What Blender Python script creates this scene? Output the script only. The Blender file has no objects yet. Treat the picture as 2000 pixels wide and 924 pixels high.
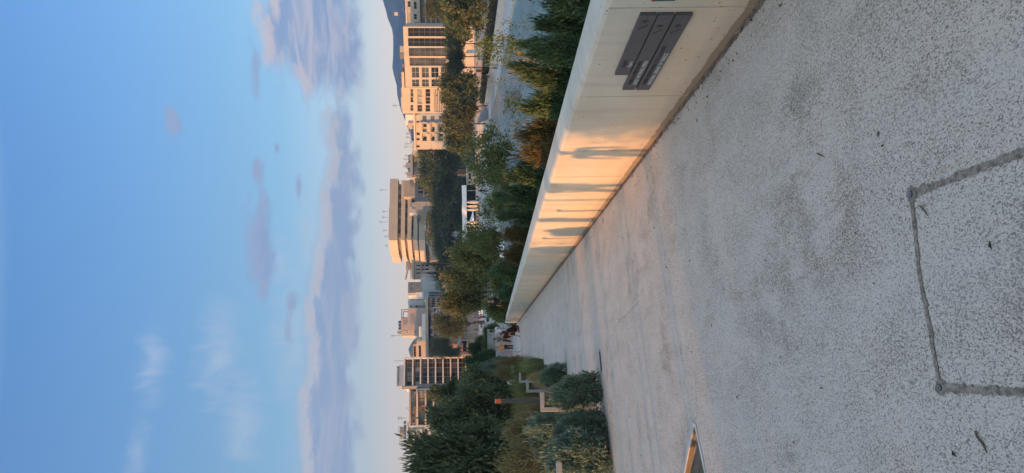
import bpy, bmesh, math, random
import numpy as np
from mathutils import Vector, Matrix, noise

SC = bpy.context.scene
COL = SC.collection
R = math.radians

# ---------------------------------------------------------------- camera
# the photograph was taken with the phone held upright and is shown turned a quarter
# turn: world "up" points to the left of the picture.
F = 1390.0
CAMZ = 1.45
PITCH, ROLL = R(3.62), R(0.8)
CAM = Vector((0, 0, CAMZ))
Fv = Vector((0, math.cos(PITCH), -math.sin(PITCH)))
U0 = Vector((0, math.sin(PITCH), math.cos(PITCH)))
R0 = Vector((1, 0, 0))
Rv = math.cos(ROLL) * R0 - math.sin(ROLL) * U0
Uv = math.cos(ROLL) * U0 + math.sin(ROLL) * R0
cam_data = bpy.data.cameras.new('camera')
cam_data.sensor_fit = 'HORIZONTAL'
cam_data.sensor_width = 36.0
cam_data.lens = F / 2000.0 * 36.0
cam_data.clip_start = 0.05
cam_data.clip_end = 20000
cam = bpy.data.objects.new('camera', cam_data)
COL.objects.link(cam)
m3 = Matrix((-Uv, Rv, -Fv)).transposed()
cam.matrix_world = Matrix.Translation(CAM) @ m3.to_4x4()
SC.camera = cam

# ---------------------------------------------------------------- world, sun, exposure
SUN_EL, SUN_AZ = R(4.6), R(58.0)          # AZ: direction the light travels, right of +Y
SKY_STRENGTH = 0.15
SUN_STRENGTH = 2.2
SC.view_settings.view_transform = 'Standard'
SC.view_settings.look = 'None'
SC.view_settings.exposure = 1.3
SC.view_settings.gamma = 1.0
SC.cycles.use_denoising = True
SC.cycles.use_adaptive_sampling = False
SC.cycles.max_bounces = 6
SC.cycles.diffuse_bounces = 3
SC.cycles.glossy_bounces = 3
SC.cycles.transmission_bounces = 2
SC.cycles.volume_bounces = 1
SC.cycles.sample_clamp_indirect = 6
SC.cycles.caustics_reflective = False
SC.cycles.caustics_refractive = False


def lin(*c):
    o = []
    for v in c:
        v /= 255.0
        o.append(v / 12.92 if v <= .04045 else ((v + .055) / 1.055) ** 2.4)
    return tuple(o)


class NT:
    """small helper for node trees"""
    def __init__(s, tree):
        s.t = tree
        s.t.nodes.clear()

    def n(s, typ, **kw):
        nd = s.t.nodes.new(typ)
        for k, v in kw.items():
            if k.startswith('i_'):
                continue
            setattr(nd, k, v)
        return nd

    def l(s, a, b):
        s.t.links.new(a, b)

    def put(s, sock, val):
        if hasattr(val, 'is_output'):
            s.l(val, sock)
        elif isinstance(val, (tuple, list)) and len(val) == 3 and sock.type == 'RGBA':
            sock.default_value = (*val, 1)
        else:
            sock.default_value = val

    def math(s, op, a, b=0.0, c=None, clamp=False):
        nd = s.n('ShaderNodeMath', operation=op, use_clamp=clamp)
        s.put(nd.inputs[0], a)
        s.put(nd.inputs[1], b)
        if c is not None:
            s.put(nd.inputs[2], c)
        return nd.outputs[0]

    def vmath(s, op, a, b):
        nd = s.n('ShaderNodeVectorMath', operation=op)
        s.put(nd.inputs[0], a)
        s.put(nd.inputs[1], b)
        return nd.outputs[0]

    def mix(s, f, a, b, mode='MIX'):
        nd = s.n('ShaderNodeMix', data_type='RGBA', blend_type=mode)
        s.put(nd.inputs[0], f)
        s.put(nd.inputs[6], a)
        s.put(nd.inputs[7], b)
        return nd.outputs[2]

    def noise(s, vec, scale, detail=4.0, rough=.55, dist=0.0):
        nd = s.n('ShaderNodeTexNoise')
        if vec is not None:
            s.l(vec, nd.inputs['Vector'])
        nd.inputs['Scale'].default_value = scale
        nd.inputs['Detail'].default_value = detail
        nd.inputs['Roughness'].default_value = rough
        nd.inputs['Distortion'].default_value = dist
        return nd.outputs[0]

    def voro(s, vec, scale, feature='F1'):
        nd = s.n('ShaderNodeTexVoronoi', feature=feature)
        s.l(vec, nd.inputs['Vector'])
        nd.inputs['Scale'].default_value = scale
        return nd

    def mapping(s, vec, scale=(1, 1, 1), loc=(0, 0, 0)):
        nd = s.n('ShaderNodeMapping')
        s.l(vec, nd.inputs[0])
        nd.inputs['Location'].default_value = loc
        nd.inputs['Scale'].default_value = scale
        return nd.outputs[0]

    def step(s, v, a, b, lo=0.0, hi=1.0):
        nd = s.n('ShaderNodeMapRange', interpolation_type='SMOOTHSTEP')
        s.put(nd.inputs[0], v)
        s.put(nd.inputs[1], a)
        s.put(nd.inputs[2], b)
        s.put(nd.inputs[3], lo)
        s.put(nd.inputs[4], hi)
        return nd.outputs[0]


# ---- sky: Nishita plus clouds that live in the sky's own directions (azimuth, elevation)
world = bpy.data.worlds.new("World")
SC.world = world
world.use_nodes = True
w = NT(world.node_tree)
tc = w.n('ShaderNodeTexCoord')
sky = w.n('ShaderNodeTexSky', sky_type='NISHITA')
sky.sun_disc = False
sky.sun_elevation = SUN_EL
sky.sun_rotation = SUN_AZ + math.pi
sky.altitude = 50
sky.air_density = 1.0
sky.dust_density = 1.3
sky.ozone_density = 1.6
sep = w.n('ShaderNodeSeparateXYZ')
w.l(tc.outputs['Generated'], sep.inputs[0])
az = w.math('MULTIPLY', w.math('ARCTAN2', sep.outputs[0], sep.outputs[1]), 57.2958)
el = w.math('MULTIPLY', w.math('ARCSINE', sep.outputs[2]), 57.2958)
cxy = w.n('ShaderNodeCombineXYZ')
w.l(az, cxy.inputs[0]); w.l(el, cxy.inputs[1])
P2 = cxy.outputs[0]


def azel(x, y):
    d = (Fv + (462 - y) / F * Rv + (1000 - x) / F * Uv).normalized()
    return math.degrees(math.atan2(d.x, d.y)), math.degrees(math.asin(d.z))


def blob(x, y, hx, hy, pw=1.0):
    """soft ellipse in the sky, centre and half sizes given in photo pixels (x is height, y is width)"""
    a, e = azel(x, y)
    a2, e2 = azel(x + hx, y)
    a3, e3 = azel(x, y + hy)
    ra, re = abs(a3 - a), abs(e2 - e)
    dx = w.math('DIVIDE', w.math('SUBTRACT', az, a), ra)
    dy = w.math('DIVIDE', w.math('SUBTRACT', el, e), re)
    r2 = w.math('ADD', w.math('MULTIPLY', dx, dx), w.math('MULTIPLY', dy, dy))
    return w.math('SUBTRACT', 1.0, w.math('POWER', r2, .5 * pw))


def vmax(*a):
    o = a[0]
    for b in a[1:]:
        o = w.math('MAXIMUM', o, b)
    return o


def clouds(off):
    """cloud densities, sampled off degrees higher in the sky (a second sample gives the lit upper rims)"""
    global el, P2
    el0, P0 = el, P2
    if off:
        el = w.math('ADD', el, off)
        P2 = w.vmath('ADD', P2, (0, off, 0))
    nA = w.noise(w.mapping(P2, (.10, .28, 1)), 1.0, 8, .58, .4)               # long ragged clouds
    nB = w.noise(w.mapping(P2, (.26, .62, 1), (7, 3, 0)), 1.0, 10, .60, .35)  # puffy edges
    nE = w.noise(w.mapping(P2, (.55, 1.1, 1), (9, 5, 0)), 1.0, 10, .62, .5)
    bank = vmax(blob(640, 860, 60, 260, 2.0), blob(650, 610, 54, 200, 2.0), blob(664, 430, 40, 130, 2.0),
                blob(670, 330, 32, 90), blob(660, 255, 30, 70), blob(640, 1150, 80, 200, 2.4))
    mass = vmax(blob(600, -40, 115, 210, 2.2), blob(540, 50, 40, 130), blob(665, 80, 46, 140), blob(600, 90, 40, 110))
    small = vmax(blob(505, 470, 34, 120), blob(503, 330, 18, 40), blob(497, 120, 16, 66), blob(565, 650, 14, 60),
                 blob(338, 235, 20, 45), blob(583, 370, 8, 30), blob(540, 290, 8, 16), blob(515, 560, 14, 60), blob(572, 590, 16, 30))
    def dens(m_, k, n1, k1, n2, k2, lo, hi, top=1.0):
        v = w.math('ADD', w.math('MULTIPLY', m_, k), w.math('ADD', w.math('MULTIPLY', w.math('SUBTRACT', n1, .5), k1), w.math('MULTIPLY', w.math('SUBTRACT', n2, .5), k2)))
        return w.step(v, lo, hi, 0, top)
    r = (dens(bank, 1.0, nB, 2.4, nE, 1.5, -.34, .72), dens(mass, 1.1, nA, 3.2, nE, 1.1, -.12, .85), dens(small, 1.0, nB, 2.6, nE, 1.8, .0, .85, .85))
    el, P2 = el0, P0
    return r


dBank, dMass, dSmall = clouds(0)
uBank, uMass, uSmall = clouds(.75)
nC = w.noise(w.mapping(P2, (.30, .13, 1), (2, 9, 0)), 1.6, 9, .68, 1.6)      # cirrus
nD = w.noise(w.mapping(P2, (.14, .75, 1), (4, 1, 0)), 1.0, 9, .6, .8)       # inner streaks
cirr = vmax(blob(430, 690, 60, 150), blob(565, 650, 60, 170), blob(295, 710, 44, 110), blob(270, 885, 36, 80), blob(600, 450, 34, 110),
            blob(470, 820, 60, 140), blob(545, 520, 40, 90))
dCirr = w.step(w.math('ADD', w.math('MULTIPLY', cirr, .75), w.math('MULTIPLY', w.math('SUBTRACT', nC, .5), 1.7)), -.02, 1.05, 0, .5)

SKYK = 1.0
# sky tone by elevation, unseen zenith raised to brighten the ground (multiplies the Nishita colour)
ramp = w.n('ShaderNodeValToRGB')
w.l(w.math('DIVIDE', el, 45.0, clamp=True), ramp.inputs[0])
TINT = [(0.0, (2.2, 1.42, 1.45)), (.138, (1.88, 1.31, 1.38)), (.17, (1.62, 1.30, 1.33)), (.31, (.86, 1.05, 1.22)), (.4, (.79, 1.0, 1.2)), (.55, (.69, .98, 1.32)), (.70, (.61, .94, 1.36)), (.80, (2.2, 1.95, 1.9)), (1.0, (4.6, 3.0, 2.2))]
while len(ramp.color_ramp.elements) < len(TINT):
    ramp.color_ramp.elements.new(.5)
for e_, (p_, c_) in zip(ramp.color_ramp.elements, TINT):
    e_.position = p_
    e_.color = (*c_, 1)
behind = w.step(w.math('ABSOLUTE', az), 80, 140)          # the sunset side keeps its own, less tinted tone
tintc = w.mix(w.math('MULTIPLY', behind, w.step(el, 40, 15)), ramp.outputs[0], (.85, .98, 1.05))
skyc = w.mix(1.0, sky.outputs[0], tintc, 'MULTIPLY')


def cl(r, g, b, k=1.0):
    c = lin(r, g, b)
    q = k / (SKY_STRENGTH * 2 ** SC.view_settings.exposure)
    return tuple(v * q for v in c)


c1 = w.mix(dCirr, skyc, cl(208, 216, 230))
c2 = w.mix(dSmall, c1, cl(152, 168, 202))
rimS = w.math('MULTIPLY', dSmall, w.step(w.math('SUBTRACT', dSmall, uSmall), .1, .5))
c2 = w.mix(w.math('MULTIPLY', rimS, .15), c2, cl(215, 200, 210))
streak = w.step(nD, .40, .66)
bodyB = w.mix(w.math('MULTIPLY', streak, .7), cl(153, 170, 203), cl(202, 196, 206))
rimB = w.step(w.math('SUBTRACT', dBank, uBank), .12, .62)
bodyB = w.mix(w.math('MULTIPLY', rimB, .6), bodyB, cl(244, 222, 208))
c3 = w.mix(w.math('MULTIPLY', dBank, .84), c2, bodyB)
bodyM = w.mix(w.step(nD, .42, .62), cl(150, 166, 203), cl(214, 203, 209))
rimM = w.step(w.math('SUBTRACT', dMass, uMass), .10, .55)
bodyM = w.mix(w.math('MULTIPLY', rimM, .7), bodyM, cl(240, 214, 203))
c4 = w.mix(w.math('MULTIPLY', dMass, .9), c3, bodyM)
bg = w.n('ShaderNodeBackground')
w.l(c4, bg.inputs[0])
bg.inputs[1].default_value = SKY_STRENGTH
wo = w.n('ShaderNodeOutputWorld')
w.l(bg.outputs[0], wo.inputs[0])

sun_data = bpy.data.lights.new('sun', 'SUN')
sun_data.energy = SUN_STRENGTH
sun_data.angle = R(0.75)
sun_data.color = (1.0, .40, .115)
sun = bpy.data.objects.new('sun', sun_data)
sdir = Vector((math.sin(SUN_AZ) * math.cos(SUN_EL), math.cos(SUN_AZ) * math.cos(SUN_EL), -math.sin(SUN_EL)))
sun.rotation_euler = sdir.to_track_quat('-Z', 'Y').to_euler()
sun.location = (-60, -80, 60)
COL.objects.link(sun)


# ---------------------------------------------------------------- geometry from the photograph
def ray(x, y):
    return Fv + (462 - y) / F * Rv + (1000 - x) / F * Uv


def at(x, y, D):
    r = ray(x, y)
    return CAM + r * (D / r.y)


def atz(x, y, z):
    r = ray(x, y)
    return CAM + r * ((z - CAMZ) / r.z)


_rd = ray(970, 685).normalized()
RX = _rd.copy()                                            # along the ramp, downhill
RY = Vector((-_rd.y, _rd.x, 0)).normalized()               # to the left of it
RZ = RX.cross(RY).normalized()
MR = Matrix((RX, RY, RZ)).transposed().to_4x4()            # ramp frame -> world


def ramp_xy(x, y, h=0.0):
    """pixel on the ramp's plane -> (s, left) in the ramp frame"""
    r = ray(x, y)
    t = (h - CAM.dot(RZ)) / r.dot(RZ)
    p = CAM + r * t
    return p.dot(RX), p.dot(RY)


def on_ramp(s, l, h=0.0):
    return MR @ Vector((s, l, h))


WT = -1.255 * CAMZ                                         # wall face, ramp-frame y (left is +)
WH = 0.575 * CAMZ                                          # wall height
PZ = -2.0                                                  # plaza level


def wall_sh(x, y, off=0.0):
    """pixel on the wall face -> (s, height)"""
    r = ray(x, y)
    t = (WT + off - CAM.dot(RY)) / r.dot(RY)
    p = CAM + r * t
    return p.dot(RX), p.dot(RZ)


# ---------------------------------------------------------------- mesh helpers
class MB:
    def __init__(s):
        s.v, s.f = [], []

    def add(s, vs, fs):
        b = len(s.v)
        s.v += [tuple(v) for v in vs]
        s.f += [tuple(i + b for i in f) for f in fs]
        return s

    def box(s, a, b):
        x0, x1 = sorted((a[0], b[0])); y0, y1 = sorted((a[1], b[1])); z0, z1 = sorted((a[2], b[2]))
        return s.add([(x0, y0, z0), (x1, y0, z0), (x1, y1, z0), (x0, y1, z0), (x0, y0, z1), (x1, y0, z1), (x1, y1, z1), (x0, y1, z1)],
                     [(3, 2, 1, 0), (4, 5, 6, 7), (0, 1, 5, 4), (1, 2, 6, 5), (2, 3, 7, 6), (3, 0, 4, 7)])

    def bbox(s, a, b, c):
        """box with chamfered edges of width c"""
        bm = bmesh.new()
        bmesh.ops.create_cube(bm, size=1)
        for v in bm.verts:
            v.co = Vector(((a[i] + b[i]) / 2 + v.co[i] * abs(b[i] - a[i]) for i in range(3)))
        bmesh.ops.bevel(bm, geom=list(bm.edges), offset=c, segments=2, affect='EDGES', profile=.5)
        return s.bm(bm)

    def bm(s, bm):
        bm.verts.index_update()
        s.add([v.co[:] for v in bm.verts], [[v.index for v in f.verts] for f in bm.faces])
        bm.free()
        return s

    def quad(s, *p):
        return s.add(p, [tuple(range(len(p)))])

    def prism(s, poly, z0, z1):
        n = len(poly)
        return s.add([(p[0], p[1], z0) for p in poly] + [(p[0], p[1], z1) for p in poly],
                     [tuple(range(n))[::-1], tuple(range(n, 2 * n))] + [(i, (i + 1) % n, n + (i + 1) % n, n + i) for i in range(n)])

    def tube(s, pts, radii, n=8, cap=True):
        pts = [Vector(p) for p in pts]
        if not isinstance(radii, (list, tuple)):
            radii = [radii] * len(pts)
        ring = []
        for i, p in enumerate(pts):
            d = (pts[min(i + 1, len(pts) - 1)] - pts[max(i - 1, 0)]).normalized()
            a = d.cross(Vector((0, 0, 1)))
            if a.length < .05:
                a = d.cross(Vector((0, 1, 0)))
            a.normalize()
            b = d.cross(a)
            ring.append([p + (a * math.cos(t) + b * math.sin(t)) * radii[i] for t in [2 * math.pi * k / n for k in range(n)]])
        vs = [q for r_ in ring for q in r_]
        fs = []
        for i in range(len(pts) - 1):
            for k in range(n):
                fs.append((i * n + k, (i + 1) * n + k, (i + 1) * n + (k + 1) % n, i * n + (k + 1) % n))
        if cap:
            fs.append(tuple(range(n)))
            fs.append(tuple(range((len(pts) - 1) * n, len(pts) * n))[::-1])
        return s.add(vs, fs)

    def ball(s, c, r, seg=10, rings=7):
        bm = bmesh.new()
        bmesh.ops.create_uvsphere(bm, u_segments=seg, v_segments=rings, radius=1)
        rr = r if isinstance(r, (tuple, list)) else (r, r, r)
        for v in bm.verts:
            v.co = Vector((c[0] + v.co.x * rr[0], c[1] + v.co.y * rr[1], c[2] + v.co.z * rr[2]))
        return s.bm(bm)

    def build(s, name, mat, parent=None, smooth=False, frame=None):
        me = bpy.data.meshes.new(name)
        me.from_pydata(s.v, [], s.f)
        me.materials.append(mat)
        if smooth:
            me.polygons.foreach_set('use_smooth', [True] * len(me.polygons))
        bm = bmesh.new(); bm.from_mesh(me)
        bmesh.ops.recalc_face_normals(bm, faces=bm.faces)
        bm.to_mesh(me); bm.free()
        return link(name, me, parent, frame)


def link(name, me, parent=None, frame=None):
    o = bpy.data.objects.new(name, me)
    COL.objects.link(o)
    if parent is not None:
        o.parent = parent
    if frame is not None:
        o.matrix_world = frame
    return o


def tag(o, label=None, cat=None, group=None, kind=None):
    if label: o['label'] = label
    if cat: o['category'] = cat
    if group: o['group'] = group
    if kind: o['kind'] = kind
    return o


def thing(name, label, cat, loc=(0, 0, 0), rz=0.0, group=None, frame=None):
    o = bpy.data.objects.new(name, None)
    o.empty_display_size = .2
    COL.objects.link(o)
    if frame is not None:
        o.matrix_world = frame
    else:
        o.location = loc
        o.rotation_euler = (0, 0, rz)
    return tag(o, label, cat, group)


def copy_tree(o, parent=None):
    c = o.copy()
    COL.objects.link(c)
    if parent is not None:
        c.parent = parent
        c.matrix_parent_inverse = o.matrix_parent_inverse.copy()
    for ch in list(o.children):
        copy_tree(ch, c)
    return c


def offset_frame(M, s, l, h=0.0):
    return M @ Matrix.Translation((s, l, h))


# ---------------------------------------------------------------- materials
MATS = {}


def mat(name, base, rough=.8, var=.12, scale=1.5, bump=0.0, bscale=30.0, metal=0.0, spec=.4, tint=None, stretch=(1, 1, 1)):
    if name in MATS:
        return MATS[name]
    m = bpy.data.materials.new(name)
    m.use_nodes = True
    t = NT(m.node_tree)
    out = t.n('ShaderNodeOutputMaterial')
    p = t.n('ShaderNodeBsdfPrincipled')
    t.l(p.outputs[0], out.inputs[0])
    tcn = t.n('ShaderNodeTexCoord')
    ob = t.mapping(tcn.outputs['Object'], stretch)
    nz = t.noise(ob, scale, 6, .6)
    f = t.step(nz, .3, .7)
    lo = tuple(c * (1 - var) for c in base)
    hi = tint if tint else tuple(min(1, c * (1 + var)) for c in base)
    t.l(t.mix(f, lo, hi), p.inputs['Base Color'])
    p.inputs['Roughness'].default_value = rough
    p.inputs['Metallic'].default_value = metal
    p.inputs['Specular IOR Level'].default_value = spec
    if bump:
        b = t.n('ShaderNodeBump')
        b.inputs['Strength'].default_value = bump
        b.inputs['Distance'].default_value = .01
        t.l(t.noise(ob, bscale, 5, .6), b.inputs['Height'])
        t.l(b.outputs[0], p.inputs['Normal'])
    MATS[name] = m
    return m


def foliage(name, cols, rough=.6, trans=.25, nscale=1.3):
    """leaf material: colour drifts from leaf to leaf and from plant to plant"""
    if name in MATS:
        return MATS[name]
    m = bpy.data.materials.new(name)
    m.use_nodes = True
    t = NT(m.node_tree)
    out = t.n('ShaderNodeOutputMaterial')
    geo = t.n('ShaderNodeNewGeometry')
    oi = t.n('ShaderNodeObjectInfo')
    tcn = t.n('ShaderNodeTexCoord')
    ri = geo.outputs['Random Per Island']
    nz = t.step(t.noise(tcn.outputs['Object'], nscale * 2.2, 3), .35, .65)
    c = t.mix(ri, cols[0], cols[1])
    f2 = t.math('MULTIPLY', t.math('GREATER_THAN', t.math('FRACT', t.math('MULTIPLY', ri, 37.7)), .72), 1.0)
    c = t.mix(t.math('MULTIPLY', f2, nz), c, cols[2])
    hs = t.n('ShaderNodeHueSaturation')
    t.l(c, hs.inputs['Color'])
    t.l(t.math('ADD', .485, t.math('MULTIPLY', oi.outputs['Random'], .03)), hs.inputs['Hue'])
    t.l(t.math('ADD', .8, t.math('MULTIPLY', t.math('FRACT', t.math('MULTIPLY', oi.outputs['Random'], 7.3)), .45)), hs.inputs['Value'])
    p = t.n('ShaderNodeBsdfPrincipled')
    t.l(hs.outputs[0], p.inputs['Base Color'])
    p.inputs['Roughness'].default_value = rough
    p.inputs['Specular IOR Level'].default_value = .3
    tr = t.n('ShaderNodeBsdfTranslucent')
    t.l(hs.outputs[0], tr.inputs[0])
    mx = t.n('ShaderNodeMixShader')
    mx.inputs[0].default_value = trans
    t.l(p.outputs[0], mx.inputs[1]); t.l(tr.outputs[0], mx.inputs[2])
    t.l(mx.outputs[0], out.inputs[0])
    MATS[name] = m
    return m


def path_material():
    m = bpy.data.materials.new('exposed_aggregate')
    m.use_nodes = True
    t = NT(m.node_tree)
    out = t.n('ShaderNodeOutputMaterial')
    p = t.n('ShaderNodeBsdfPrincipled')
    t.l(p.outputs[0], out.inputs[0])
    ob = t.n('ShaderNodeTexCoord').outputs['Object']
    warp = t.n('ShaderNodeVectorMath', operation='SCALE')
    wn = t.n('ShaderNodeTexNoise'); t.l(ob, wn.inputs['Vector']); wn.inputs['Scale'].default_value = 40
    t.l(wn.outputs['Color'], warp.inputs[0]); warp.inputs['Scale'].default_value = .02
    ow = t.vmath('ADD', ob, warp.outputs[0])
    patch = t.noise(ob, .9, 5, .62, .4)
    blot = t.noise(t.mapping(ob, (1.2, .8, 1), (9, 4, 0)), 5.5, 6, .7, .3)                 # broad weathering
    patch2 = t.noise(t.mapping(ob, (1, 1.6, 1), (5, 2, 0)), 2.3, 6, .65, .5)
    stain = t.math('MULTIPLY', t.step(patch, .50, .68), t.step(patch2, .40, .62))
    fine = t.noise(ow, 230, 3, .75)
    mid = t.noise(t.mapping(ow, (.75, 1.15, 1)), 135, 4, .72)
    grit = t.noise(t.mapping(ow, (1, 1, 1), (3, 3, 3)), 75, 3, .65)
    thr = t.math('ADD', .515, t.math('MULTIPLY', t.math('SUBTRACT', patch2, .5), -.17))
    thr = t.math('SUBTRACT', thr, t.math('MULTIPLY', stain, .045))
    spk = t.step(mid, thr, t.math('ADD', thr, .09))
    spk2 = t.step(grit, .60, .68)
    base = t.mix(t.step(fine, .3, .7), (.47, .437, .385), (.665, .62, .55))
    base = t.mix(t.math('MULTIPLY', stain, .22), base, (.40, .335, .25))
    base = t.mix(t.math('MULTIPLY', spk, .78), base, (.125, .108, .092))
    base = t.mix(t.math('MULTIPLY', spk2, .55), base, (.16, .14, .12))
    base = t.mix(t.step(blot, .52, .72, 0, .16), base, (.34, .295, .235))
    peb = t.voro(ow, 66)
    vs = t.n('ShaderNodeSeparateColor'); t.l(peb.outputs['Color'], vs.inputs[0])
    pebm = t.math('MULTIPLY', t.step(peb.outputs['Distance'], .30, .18), t.math('GREATER_THAN', vs.outputs[0], .90))
    base = t.mix(t.math('MULTIPLY', pebm, .7), base, t.mix(vs.outputs[1], (.06, .05, .045), (.19, .15, .11)))
    # scuffed, worn wheel tracks running down the path
    trk = t.noise(t.mapping(ob, (.12, 2.6, 1)), 1.0, 5, .6)
    base = t.mix(t.step(trk, .48, .72, 0, .35), base, (.58, .565, .53))
    spots = t.voro(t.mapping(ob, (1, 1, 1), (1, 8, 0)), 3.1)
    sp2 = t.n('ShaderNodeSeparateColor'); t.l(spots.outputs['Color'], sp2.inputs[0])
    sm = t.math('MULTIPLY', t.step(spots.outputs['Distance'], .05, .03), t.math('GREATER_THAN', sp2.outputs[0], .55))
    base = t.mix(t.math('MULTIPLY', sm, .85), base, (.035, .032, .03))
    t.l(base, p.inputs['Base Color'])
    p.inputs['Roughness'].default_value = .86
    p.inputs['Specular IOR Level'].default_value = .25
    b = t.n('ShaderNodeBump')
    b.inputs['Strength'].default_value = .55
    b.inputs['Distance'].default_value = .004
    hgt = t.math('ADD', t.math('MULTIPLY', fine, .5), t.math('MULTIPLY', spk, -.6))
    t.l(hgt, b.inputs['Height'])
    t.l(b.outputs[0], p.inputs['Normal'])
    return m


def wall_material():
    m = bpy.data.materials.new('cast_concrete')
    m.use_nodes = True
    t = NT(m.node_tree)
    out = t.n('ShaderNodeOutputMaterial')
    p = t.n('ShaderNodeBsdfPrincipled')
    t.l(p.outputs[0], out.inputs[0])
    ob = t.n('ShaderNodeTexCoord').outputs['Object']
    sp = t.n('ShaderNodeSeparateXYZ'); t.l(ob, sp.inputs[0])
    big = t.noise(ob, 1.1, 5, .6, .3)
    stre = t.noise(t.mapping(ob, (7, 1, .5)), 1.0, 5, .6)
    grain = t.noise(ob, 90, 3, .6)
    c = t.mix(t.step(big, .3, .7), (.50, .487, .41), (.62, .605, .525))
    c = t.mix(t.step(stre, .45, .72, 0, .6), c, (.41, .39, .33))
    c = t.mix(t.step(grain, .4, .75, 0, .25), c, (.36, .34, .30))
    # ochre run-off low on the wall, and a ragged damp tide mark at its foot
    edge = t.math('ADD', sp.outputs[2], t.math('MULTIPLY', t.math('SUBTRACT', t.noise(t.mapping(ob, (1, 1, .2)), 2.2, 5, .6), .5), .42))
    c = t.mix(t.step(edge, .60, .18, 0, .6), c, (.50, .435, .31))
    e2 = t.math('ADD', sp.outputs[2], t.math('MULTIPLY', t.math('SUBTRACT', t.noise(t.mapping(ob, (1, 1, .1)), 7, 5, .65), .5), .05))
    grey = t.math('MULTIPLY', t.step(e2, .045, .06), t.step(t.math('ADD', e2, t.math('MULTIPLY', t.noise(ob, 3, 4), .1)), .22, .14))
    c = t.mix(t.math('MULTIPLY', grey, .45), c, (.33, .31, .28))
    c = t.mix(t.step(e2, .058, .046, 0, .8), c, (.17, .135, .095))
    pits = t.voro(t.mapping(ob, (1, 1, 1)), 22)
    pc = t.n('ShaderNodeSeparateColor'); t.l(pits.outputs['Color'], pc.inputs[0])
    pm = t.math('MULTIPLY', t.step(pits.outputs['Distance'], .20, .10), t.math('GREATER_THAN', pc.outputs[0], .78))
    pm = t.math('MULTIPLY', pm, t.step(t.noise(ob, .9, 2), .42, .55))
    c = t.mix(t.math('MULTIPLY', pm, .85), c, (.10, .085, .07))
    t.l(c, p.inputs['Base Color'])
    p.inputs['Roughness'].default_value = .78
    p.inputs['Specular IOR Level'].default_value = .3
    b = t.n('ShaderNodeBump')
    b.inputs['Strength'].default_value = .25
    b.inputs['Distance'].default_value = .004
    t.l(t.math('SUBTRACT', t.math('ADD', big, t.math('MULTIPLY', grain, .4)), t.math('MULTIPLY', pm, 1.0)), b.inputs['Height'])
    t.l(b.outputs[0], p.inputs['Normal'])
    return m


def water_material():
    m = bpy.data.materials.new('canal_water')
    m.use_nodes = True
    t = NT(m.node_tree)
    out = t.n('ShaderNodeOutputMaterial')
    p = t.n('ShaderNodeBsdfPrincipled')
    t.l(p.outputs[0], out.inputs[0])
    ob = t.n('ShaderNodeTexCoord').outputs['Object']
    n1 = t.noise(t.mapping(ob, (1.0, .30, 1)), 3.2, 5, .65, .6)
    n2 = t.noise(t.mapping(ob, (.25, .1, 1)), 1.0, 3, .5)
    t.l(t.mix(t.step(n2, .3, .7), (.155, .28, .31), (.215, .35, .38)), p.inputs['Base Color'])
    p.inputs['Roughness'].default_value = .22
    p.inputs['IOR'].default_value = 1.33
    p.inputs['Specular IOR Level'].default_value = .3
    b = t.n('ShaderNodeBump')
    b.inputs['Strength'].default_value = 1.0
    b.inputs['Distance'].default_value = .5
    t.l(n1, b.inputs['Height'])
    t.l(b.outputs[0], p.inputs['Normal'])
    return m


def emit(name, c, k):
    m = bpy.data.materials.new(name)
    m.use_nodes = True
    t = NT(m.node_tree)
    out = t.n('ShaderNodeOutputMaterial')
    p = t.n('ShaderNodeBsdfPrincipled')
    p.inputs['Base Color'].default_value = (*c, 1)
    p.inputs['Emission Color'].default_value = (*c, 1)
    p.inputs['Emission Strength'].default_value = k
    t.l(p.outputs[0], out.inputs[0])
    return m


def glass(name, base, rough=.14, var=.4, scale=.35):
    m = mat(name, base, rough, var, scale, spec=.14)
    return m


M_PATH, M_WALL, M_WATER = path_material(), wall_material(), water_material()
M_SOIL = mat('garden_soil', (.10, .075, .05), .95, .4, 3, .6, 30)
M_GRASS = mat('park_ground', (.09, .085, .05), .95, .4, .5, .5, 8)
M_PAVE = mat('pale_paving', (.38, .38, .38), .8, .12, .4, .2, 20)
M_STREET = mat('pinkish_paving', (.36, .31, .27), .85, .15, .3)
M_STEP = mat('pale_steps', (.55, .53, .49), .8, .1, .6)
M_KERB = mat('kerb_stone', (.48, .48, .47), .75, .15, 6, .2, 80)
M_DIRT = mat('joint_dirt', (.27, .24, .205), .95, .45, 45, .8, 160)
M_STEEL = mat('grey_steel', (.34, .35, .37), .42, .08, 6, metal=.55)
M_DSTEEL = mat('charcoal_steel', (.075, .078, .085), .5, .1, 6, metal=.2)
M_DARK = mat('dark_iron', (.03, .03, .032), .6, .2, 20)
M_BARK = mat('brown_bark', (.12, .085, .06), .9, .35, 12, .8, 40)
M_PBARK = mat('pale_bark', (.22, .19, .15), .9, .3, 10, .6, 40)
M_ORANGE = mat('orange_paint', (.62, .13, .04), .5, .06, 5)
M_WHITE = mat('white_paint', (.78, .77, .74), .6, .05, 2)
M_CANVAS = mat('white_canvas', (.82, .83, .85), .85, .05, 1)
M_CREAMC = mat('cream_canvas', (.62, .56, .45), .85, .1, 2)
M_WOOD = mat('warm_wood', (.40, .22, .11), .6, .3, 4)
M_PLAQUE = mat('sign_grey', (.085, .086, .092), .45, .06, 40, spec=.35)
M_INK = mat('sign_black_ink', (.018, .018, .02), .5, .1, 40)
M_PALEINK = mat('sign_pale_ink', (.5, .56, .58), .5, .05, 40)
F_JUN = foliage('juniper_green', [(0.034, 0.081, 0.040), (0.092, 0.169, 0.079), (0.158, 0.165, 0.073)])
F_JUNB = foliage('juniper_browning', [(0.072, 0.065, 0.026), (0.160, 0.123, 0.051), (0.232, 0.145, 0.058)])
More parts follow.
